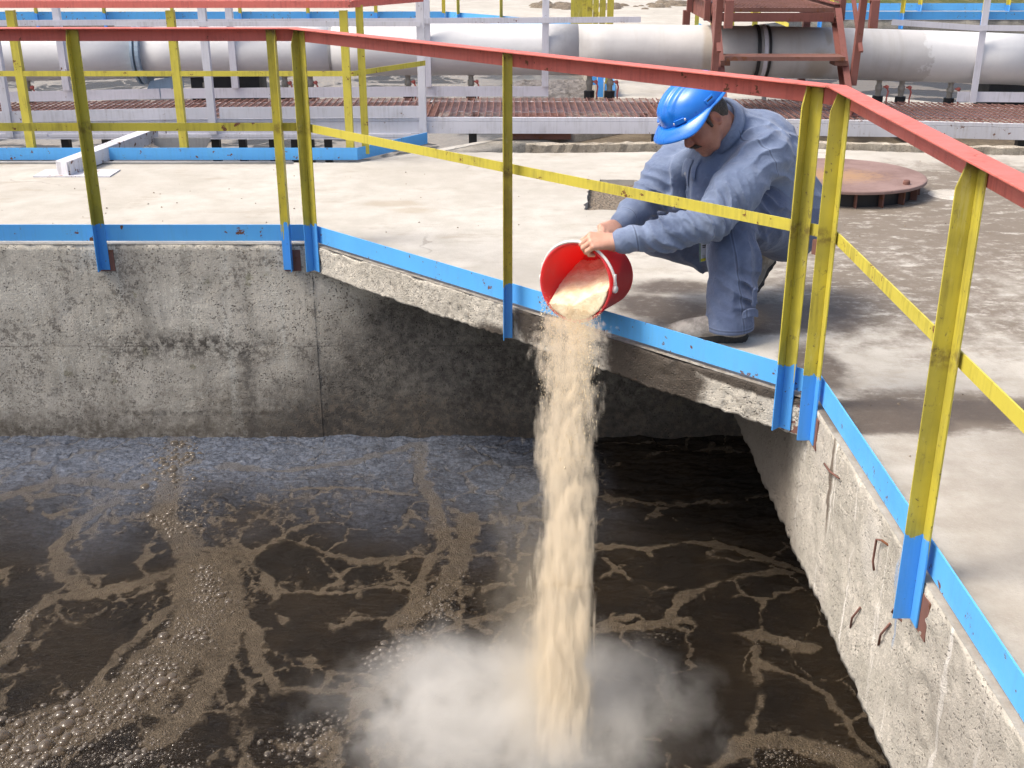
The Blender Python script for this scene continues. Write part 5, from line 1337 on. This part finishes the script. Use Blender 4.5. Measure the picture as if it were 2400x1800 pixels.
# ---- hard hat
def hat_mat():
    b = NB('blue_helmet_plastic'); n = b.noise(9, 5, .6); n2 = b.noise(60, 4, .7)
    c = b.mix(b.rng(n, .4, .7, 0, .3), (.012, .17, .66), (.035, .24, .72)); c = b.mix(b.rng(n2, .66, .74, 0, .25), c, (.1, .3, .7))
    b.bsdf(c, b.rng(n, .3, .7, .22, .36), b.bump(n2, .03, .002), **{'Specular IOR Level': .6}); return b.m
M['hat'] = hat_mat()
HU0 = .070
TA = math.radians(9)
F2, U2 = hF*math.cos(TA)+hU*math.sin(TA), hU*math.cos(TA)-hF*math.sin(TA)
def hq(f, l, u): return HC+hU*HU0+f*F2+l*hL+(u-HU0)*U2
def hat_pt(az, el, off=0.0, smoothed=False):
    """az 0 = front, el 0 = rim, pi/2 = crown"""
    ca, sa = math.cos(az), math.sin(az)
    rf, rl, ru = (.146 if ca > 0 else .150), .126, .101
    q = math.cos(el)**.82 if el < math.pi/2-1e-6 else 0.; w_ = math.sin(el)**.95
    f, l, u = ca*rf*q, sa*rl*q, ru*w_
    o = off
    if not smoothed:
        top = sstep(.10, .45, w_)
        for lc, wd, hh in ((0, .0155, .0085), (-.043, .0125, .0062), (.043, .0125, .0062)):
            fade = sstep(-.10, -.06, f)*sstep(.135, .115, f) if lc else 1
            o += hh*math.exp(-((l-lc)/wd)**4)*top*fade
    nrm = np.array([f/rf**2, l/rl**2, u/ru**2]); nrm /= np.linalg.norm(nrm)+1e-9
    return hq(*(np.array([f-.004, l, u+HU0])+nrm*o))
na, ne = 128, 40; vs = []; fs = []
for j in range(ne):
    for i in range(na): vs.append(hat_pt(2*math.pi*i/na, (math.pi/2)*(j/(ne-.0))))
vs.append(hat_pt(0, math.pi/2))
for j in range(ne-1):
    for i in range(na): fs.append((j*na+i, j*na+(i+1) % na, (j+1)*na+(i+1) % na, (j+1)*na+i))
for i in range(na): fs.append(((ne-1)*na+i, (ne-1)*na+(i+1) % na, ne*na))
m_ = MB(); m_.add(vs, fs); hat = m_.build('hard_hat', M['hat'], person, smooth=True)
md = hat.modifiers.new('t', 'SOLIDIFY'); md.thickness = .003; md.offset = -1
# brim: peak at the front, narrow rain edge round the rest
vs = []; fs = []; cols = 5
for i in range(na):
    az = 2*math.pi*i/na; ca, sa = math.cos(az), math.sin(az)
    pk = sstep(-.05, .75, ca)
    wd = .010+.044*pk
    for c_ in range(cols):
        t = c_/(cols-1); rf, rl = (.146 if ca > 0 else .150), .126
        f, l = ca*(rf+wd*t)-.004, sa*(rl+wd*t*.9)
        u = HU0+.002-(.010*t+.016*t*t)*pk-.004*t+.010*(abs(l)/.15)**2*pk*t*-1
        vs.append(hq(f, l, u))
    # rolled edge
    vs.append(hq(ca*(rf+wd+.001)-.004, sa*(rl+wd*.9+.001), HU0-.003-.026*pk-.004-.010*(abs(sa*(rl+wd))/.15)**2*pk))
W_ = cols+1
for i in range(na):
    for c_ in range(W_-1): fs.append((i*W_+c_, i*W_+c_+1, ((i+1) % na)*W_+c_+1, ((i+1) % na)*W_+c_))
m_ = MB(); m_.add(vs, fs); o = m_.build('brim', M['hat'], hat, smooth=True)
md = o.modifiers.new('t', 'SOLIDIFY'); md.thickness = .003
def hat_block(az, el, w_, h_, t_, nm, mat='hat'):
    c_ = hat_pt(az, el, 0, True); u_ = hat_pt(az, el+.05, 0, True)-c_; u_ /= np.linalg.norm(u_); r_ = hat_pt(az+.03, el, 0, True)-c_; r_ -= u_*(r_@u_); r_ /= np.linalg.norm(r_); n_ = np.cross(r_, u_)
    if n_@(c_-hp(0, 0, HU0)) < 0: n_ = -n_
    m_ = MB(); q = [c_+r_*a*w_/2+u_*b_*h_/2+n_*z for z in (-.003, t_) for a, b_ in ((-1, -1), (1, -1), (1, 1), (-1, 1))]
    m_.add(q, [(0,3,2,1),(4,5,6,7),(0,1,5,4),(1,2,6,5),(2,3,7,6),(3,0,4,7)]); return m_.build(nm, M[mat], hat, bevel=.0015)
for s_ in (-1, 1):
    hat_block(1.62*s_, .20, .044, .020, .005, 'accessory_slot'); hat_block(1.62*s_, .21, .032, .006, .0056, 'slot_opening', 'dark')
    hat_block(.62*s_, .13, .042, .018, .006, 'front_clip')
    hat_block(.62*s_+.17, .12, .008, .008, .0066, 'clip_hole', 'white'); hat_block(.62*s_-.17, .12, .008, .008, .0066, 'clip_hole', 'white')
    hat_block(2.5*s_, .35, .014, .022, .006, 'rear_stud')

# ---- identity card hanging between the legs
M['card'] = paint('white_card', (.62, .62, .68), (.5, .5, .55), .3, .1); M['cardyel'] = paint('card_yellow', (.62, .55, .05), (.5, .4, .1), .3, .1)
bx, rgt, upv, nb_ = V(.772, 4.455, .340), V(.86, .5, .03), V(-.06, .05, 1), V(.5, -.86, .05)
idc = emptything('id_badge', 'small white identity card with a yellow lower edge hanging beside the worker\'s left knee', 'badge', tuple(bx))
def plate(c_, w_, h_, t_, nm, mt, f0=0):
    m_ = MB(); q = [c_+rgt*a*w_/2+upv*b_*h_/2+nb_*(f0+z) for z in (0, t_) for a, b_ in ((-1, -1), (1, -1), (1, 1), (-1, 1))]
    m_.add(q, [(0,3,2,1),(4,5,6,7),(0,1,5,4),(1,2,6,5),(2,3,7,6),(3,0,4,7)]); return m_.build(nm, mt, idc)
plate(bx, .056, .088, .002, 'card', M['card']); plate(bx-upv*.037, .054, .012, .0006, 'colour_band', M['cardyel'], .0022)
plate(bx+upv*.020-rgt*.008, .022, .004, .0005, 'printed_line', M['dark'], .0022); plate(bx+upv*.013-rgt*.010, .016, .004, .0005, 'printed_line', M['dark'], .0022)
for k in range(3): plate(bx-upv*(.020+.005*k)-rgt*.004, .036-.006*k, .0016, .0005, 'printed_line', M['greysteel'], .0022)
M['lany'] = paint('green_edge', (.08, .14, .1), (.05, .1, .06), .5, .1)
plate(bx-rgt*.029, .003, .092, .003, 'holder_edge', M['lany'], -.0005)
m_ = MB(); m_.tube([bx+upv*.044, bx+upv*.10+V(.02, .03, 0), bx+upv*.2+V(.02, .08, 0)], .003, 6); m_.build('lanyard', M['lany'], idc)
# ------------------------------------------------------------------ bucket
MC = V(.245, 4.30, .250); bax = V(.51, .85, -.12); bax /= np.linalg.norm(bax)
bup = V(0, 0, 1)-bax*bax[2]; bup /= np.linalg.norm(bup); brt = np.cross(bax, bup)
BR, BB, BD = .152, .126, .27
def bp(a, b_, t): return MC+brt*a+bup*b_+bax*t
def bucket_mat():
    b = NB('red_bucket_plastic'); n = b.noise(8, 6, .65); n2 = b.noise(50, 5, .7)
    c = b.mix(b.rng(n, .4, .7, 0, .4), (.78, .075, .085), (.80, .14, .15))
    dust = b.ma('MULTIPLY', b.rng(b.noise(5, 6, .7), .48, .66), .42)
    c = b.mix(dust, c, (.55, .30, .27)); c = b.mix(b.rng(n2, .68, .74, 0, .5), c, (.75, .55, .5))
    b.bsdf(c, b.rng(n, .3, .7, .46, .62), b.bump(n2, .05, .002), **{'Subsurface Weight': .25, 'Subsurface Radius': (.03, .006, .004), 'Subsurface Scale': .6}); return b.m
M['bucket'] = bucket_mat()
def thin_plastic(m):
    t = m.node_tree; o = [n for n in t.nodes if n.type == 'OUTPUT_MATERIAL'][0]; p = [n for n in t.nodes if n.type == 'BSDF_PRINCIPLED'][0]
    tl_ = t.nodes.new('ShaderNodeBsdfTranslucent'); tl_.inputs['Color'].default_value = (.95, .10, .08, 1)
    mx = t.nodes.new('ShaderNodeMixShader'); mx.inputs[0].default_value = .5
    t.links.new(p.outputs[0], mx.inputs[1]); t.links.new(tl_.outputs[0], mx.inputs[2]); t.links.new(mx.outputs[0], o.inputs[0])
thin_plastic(M['bucket'])
bk = emptything('bucket', 'red plastic bucket with a white handle, tipped over the railing toe board and pouring powder', 'bucket', tuple(MC))
prof = [(.001, BD), (BB-.01, BD), (BB-.002, BD-.004), (BB, BD-.012), (BR-.004, .016), (BR+.004, .014), (BR+.005, .002), (BR+.002, -.002), (BR-.004, 0), (BR-.007, .012), (BB-.005, BD-.012), (BB-.012, BD-.007), (.001, BD-.007)]
MB().lathe(prof, MC, tuple(bax), 72).build('bucket_body', M['bucket'], bk, smooth=True)
M['handle'] = paint('white_handle', (.74, .72, .68), (.5, .4, .3), .4, .25)
pts = []
for k in range(25):
    t = math.pi*k/24; pts.append(bp(math.cos(t)*(BR+.010), math.sin(t)*(BR+.012)*.985, .028-.030*math.sin(t)))
m_ = MB()
for i in range(len(pts)-1): pass
m_.tube(pts, .0062, 10); hd = m_.build('handle', M['handle'], bk, smooth=True)
for s_ in (-1, 1):
    MB().lathe([(.001, .012), (.012, .011), (.015, .006), (.015, -.004), (.001, -.006)], bp((BR+.006)*s_, -.004, .026), tuple(brt*s_), 16).build('handle_pivot', M['handle'], bk, smooth=True)
    MB().bar(bp((BR+.006)*s_, .0, .026), bp((BR+.007)*s_, .055, .020), .014, .008, tuple(brt)).build('handle_arm', M['handle'], bk, bevel=.002)

# powder still lying in the bucket
pf = Field(MC-.32, MC+.36, .004)
g = np.meshgrid(*[a.astype(np.float32) for a in pf.ax], indexing='ij')
q = [g[i]-MC[i] for i in range(3)]
ea = sum(q[i]*brt[i] for i in range(3)); eb = sum(q[i]*bup[i] for i in range(3)); et = sum(q[i]*bax[i] for i in range(3))
rin = BR-.0085+(BB-BR)*np.clip(et, -.02, BD)/BD
lump = (fbm(g[0]*28, g[1]*28, g[2]*28, 4, 71)-.5)*.022
surf = -.062+.30*ea+.55*et+.10*np.clip(ea, 0, .2)-.02*np.exp(-(ea/.06)**2)+lump
d_ = np.maximum(np.hypot(ea, eb)-rin, (eb-surf)*.82)
d_ = np.maximum(d_, et-(BD-.012)); d_ = np.maximum(d_, -et-.006)
pf.d = np.clip(d_, -.08, .08).astype(np.float32)
def powder_mat():
    b = NB('cream_powder'); n = b.noise(22, 6, .7); n2 = b.noise(150, 4, .75)
    c = b.mix(b.rng(n, .35, .65), (.80, .64, .40), (.90, .79, .58)); c = b.mix(b.rng(b.noise(60, 5, .75), .62, .70, 0, .7), c, (.32, .20, .09))
    b.bsdf(c, .95, b.bump(b.ma('ADD', n2, n), .8, .008)); return b.m
M['powder'] = powder_mat()
o = link('powder_fill', pf.mesh('powder_fill', 1), M['powder'], smooth=True); tag(o, 'heap of cream powder sliding out of the tipped red bucket', 'powder')

# falling powder: grains and small clumps following the throw of the bucket
VX, VY = -.15, -2.2
def fall(t, a, v_=1.0):
    """position after time t of what left the lip at across-position a"""
    p0 = bp(a, -.105-.030*(a/.12)**2*-1*.6, -.01)
    return V(p0[0]+VX*t, p0[1]+VY*v_*t, p0[2]-4.905*t*t-.25*t)
Tz = .50
mb_v, mb_f = [], []; k = 0
oct_f = [(0,2,4),(2,1,4),(1,3,4),(3,0,4),(2,0,5),(1,2,5),(3,1,5),(0,3,5)]
N = 17000
rt = np.sqrt(RNG.random(N))*.0
tt = .30*RNG.random(N)**1.1
aa = np.clip(RNG.normal(-.004, .058, N), -.135, .125)
strand = (vnoise(aa*55, tt*0, tt*0, 81)-.5)
for i in range(N):
    t = tt[i]; a = aa[i]
    nz = vnoise(np.float64(a*60), np.float64(t*9), np.float64(0.), 83)
    if nz < .36 and RNG.random() < .75: continue
    spread = .004+.03*t
    p = fall(t, a*(1-.42*t), 1+.10*RNG.normal())+V(RNG.normal(0, spread*.55), RNG.normal(0, spread), RNG.normal(0, .012))
    if t < .02: p[2] += RNG.uniform(-.01, .012)
    if RNG.random() < .008: p += V(RNG.normal(0, .02), RNG.normal(0, .03), 0)*(.4+t*2.2)
    if t > .07 and RNG.random() < (t-.07)/.2: continue
    if p[2] < ZW+.05: continue
    r = RNG.uniform(.0006, .0014)*(1+.8*(RNG.random() < .1)); st_ = r*(1.2+RNG.uniform(0, 4.5)*min(1, t*6))
    mb_v += [(p[0]-r, p[1], p[2]), (p[0]+r, p[1], p[2]), (p[0], p[1]-r, p[2]), (p[0], p[1]+r, p[2]), (p[0], p[1], p[2]+st_), (p[0], p[1], p[2]-st_)]
    mb_f += [tuple(q+k for q in f) for f in oct_f]; k += 6
me = bpy.data.meshes.new('falling_powder'); me.from_pydata(mb_v, [], mb_f)
gr = kind(link('powder_grains', me, M['powder']), 'stuff')

# the fine part of the stream and the dust cloud it raises: volumes of scattering dust
def stream_vol():
    b = NB('falling_dust'); X, Y, Z = b.xyz()
    p0 = bp(0, -.112, -.01)
    t = b.ma('SQRT', b.ma('MULTIPLY', b.ma('MAXIMUM', b.ma('SUBTRACT', float(p0[2]), Z), 0.0001), 1/4.905))
    xc = b.ma('ADD', float(p0[0]), b.ma('MULTIPLY', t, VX)); yc = b.ma('ADD', float(p0[1]), b.ma('MULTIPLY', t, VY*.97))
    warp = b.ma('MULTIPLY', b.ma('SUBTRACT', b.noise(1, 3, .6, b.scale(b.pos, (6, 6, 2.6))), .5), .15)
    lobes = b.noise(1, 3, .6, b.scale(b.pos, (5, 5, 4.2)), .4)
    wx = b.ma('MULTIPLY', b.ma('SUBTRACT', .116, b.ma('MULTIPLY', t, .075)), b.rng(lobes, .3, .7, .78, 1.25)); wy = b.ma('ADD', .030, b.ma('MULTIPLY', t, .10))
    dx = b.ma('DIVIDE', b.ma('ADD', b.ma('SUBTRACT', X, xc), warp), wx); dy = b.ma('DIVIDE', b.ma('SUBTRACT', Y, yc), wy)
    r = b.ma('SQRT', b.ma('ADD', b.ma('MULTIPLY', dx, dx), b.ma('MULTIPLY', dy, dy)))
    strk = b.noise(1, 5, .68, b.scale(b.pos, (34, 26, 2.4)), .35)
    core = b.rng(b.ma('ADD', r, b.ma('MULTIPLY', b.ma('SUBTRACT', strk, .5), 2.4)), 1.15, .25)
    core = b.ma('MULTIPLY', core, b.rng(r, 1.45, 1.1))
    start = b.rng(t, .0, .07)
    # thin dust drifting off the left flank
    side = b.ma('MULTIPLY', b.rng(b.ma('ADD', dx, b.ma('MULTIPLY', b.ma('SUBTRACT', b.noise(1, 4, .65, b.scale(b.pos, (7, 7, 3))), .5), 3.0)), -3.2, -1.0), b.rng(dx, .6, -.4))
    side = b.ma('MULTIPLY', b.ma('MULTIPLY', side, b.rng(t, .26, .46)), b.rng(b.ma('ABSOLUTE', dy), 1.6, .5))
    dens = b.ma('ADD', b.ma('MULTIPLY', b.ma('MULTIPLY', core, start), 190.0), b.ma('MULTIPLY', side, 4.5))
    v = b.n('ShaderNodeVolumePrincipled', {'Color': (.99, .905, .76, 1), 'Density': dens, 'Anisotropy': .25})
    b.t.links.new(v.outputs[0], b.out.inputs['Volume']); return b.m
def cloud_vol():
    b = NB('rising_dust'); X, Y, Z = b.xyz()
    c0 = V(-.01, 3.38, ZW-.05)
    bil = b.n('ShaderNodeTexNoise', {'Vector': b.pos, 'Scale': 5.2, 'Detail': 7, 'Roughness': .66, 'Distortion': .4}).outputs[0]
    bl2 = b.noise(2.3, 3, .5)
    d = b.n('ShaderNodeVectorMath', {0: b.pos, 1: tuple(c0)}, operation='SUBTRACT').outputs[0]
    d = b.n('ShaderNodeVectorMath', {0: d, 1: (1/.70, 1/.54, 1/.29)}, operation='MULTIPLY').outputs[0]
    r = b.n('ShaderNodeVectorMath', {0: d}, operation='LENGTH').outputs['Value']
    e = b.ma('ADD', r, b.ma('ADD', b.ma('MULTIPLY', b.ma('SUBTRACT', bil, .5), 1.9), b.ma('MULTIPLY', b.ma('SUBTRACT', bl2, .5), .9)))
    f = b.rng(e, 1.10, .45)
    dens = b.ma('MULTIPLY', b.ma('MULTIPLY', f, b.rng(bil, .36, .62, .15, 1.0)), 14.0)
    veil = b.ma('MULTIPLY', b.rng(b.ma('ADD', r, b.ma('MULTIPLY', b.ma('SUBTRACT', bl2, .5), .5)), 1.15, .6), 1.4)
    v = b.n('ShaderNodeVolumePrincipled', {'Color': (.97, .955, .92, 1), 'Density': b.ma('ADD', dens, veil), 'Anisotropy': .2})
    b.t.links.new(v.outputs[0], b.out.inputs['Volume']); return b.m
# closed hull round the falling stream
m_ = MB(); rows = []
tl = [0.0, .06, .12, .2, .3, .4, .5, .56]
for t in tl:
    c_ = fall(t, 0)
    rx = .15+.06*t+(.22 if t > .25 else .88*t); ry = .05+.16*t
    rows.append((c_[0]-(.0 if t < .05 else .10*t/.5), c_[1]-.01, max(c_[2]+.01, ZW+.005), rx, ry))
seg = 20
vs = [(x+rx*math.cos(2*math.pi*s/seg), y+ry*math.sin(2*math.pi*s/seg), z) for x, y, z, rx, ry in rows for s in range(seg)]
keep = [i for i in range(len(rows)) if i == 0 or rows[i][2] < rows[i-1][2]-.004]
vs = [v for i in keep for v in vs[i*seg:(i+1)*seg]]; n = len(keep)
m_.add(vs, [(i*seg+s, i*seg+(s+1) % seg, (i+1)*seg+(s+1) % seg, (i+1)*seg+s) for i in range(n-1) for s in range(seg)]+[tuple(range(seg-1, -1, -1)), tuple((n-1)*seg+s for s in range(seg))])
M['streamvol'] = stream_vol(); M['cloudvol'] = cloud_vol()
kind(m_.build('falling_powder', M['streamvol']), 'stuff')
m_ = MB(); m_.lathe([(.001, .55), (.45, .52), (.75, .40), (.95, .22), (1.0, .006), (.001, .0055)], (-.01, 3.38, ZW), seg=28)
kind(m_.build('dust_cloud', M['cloudvol']), 'stuff')
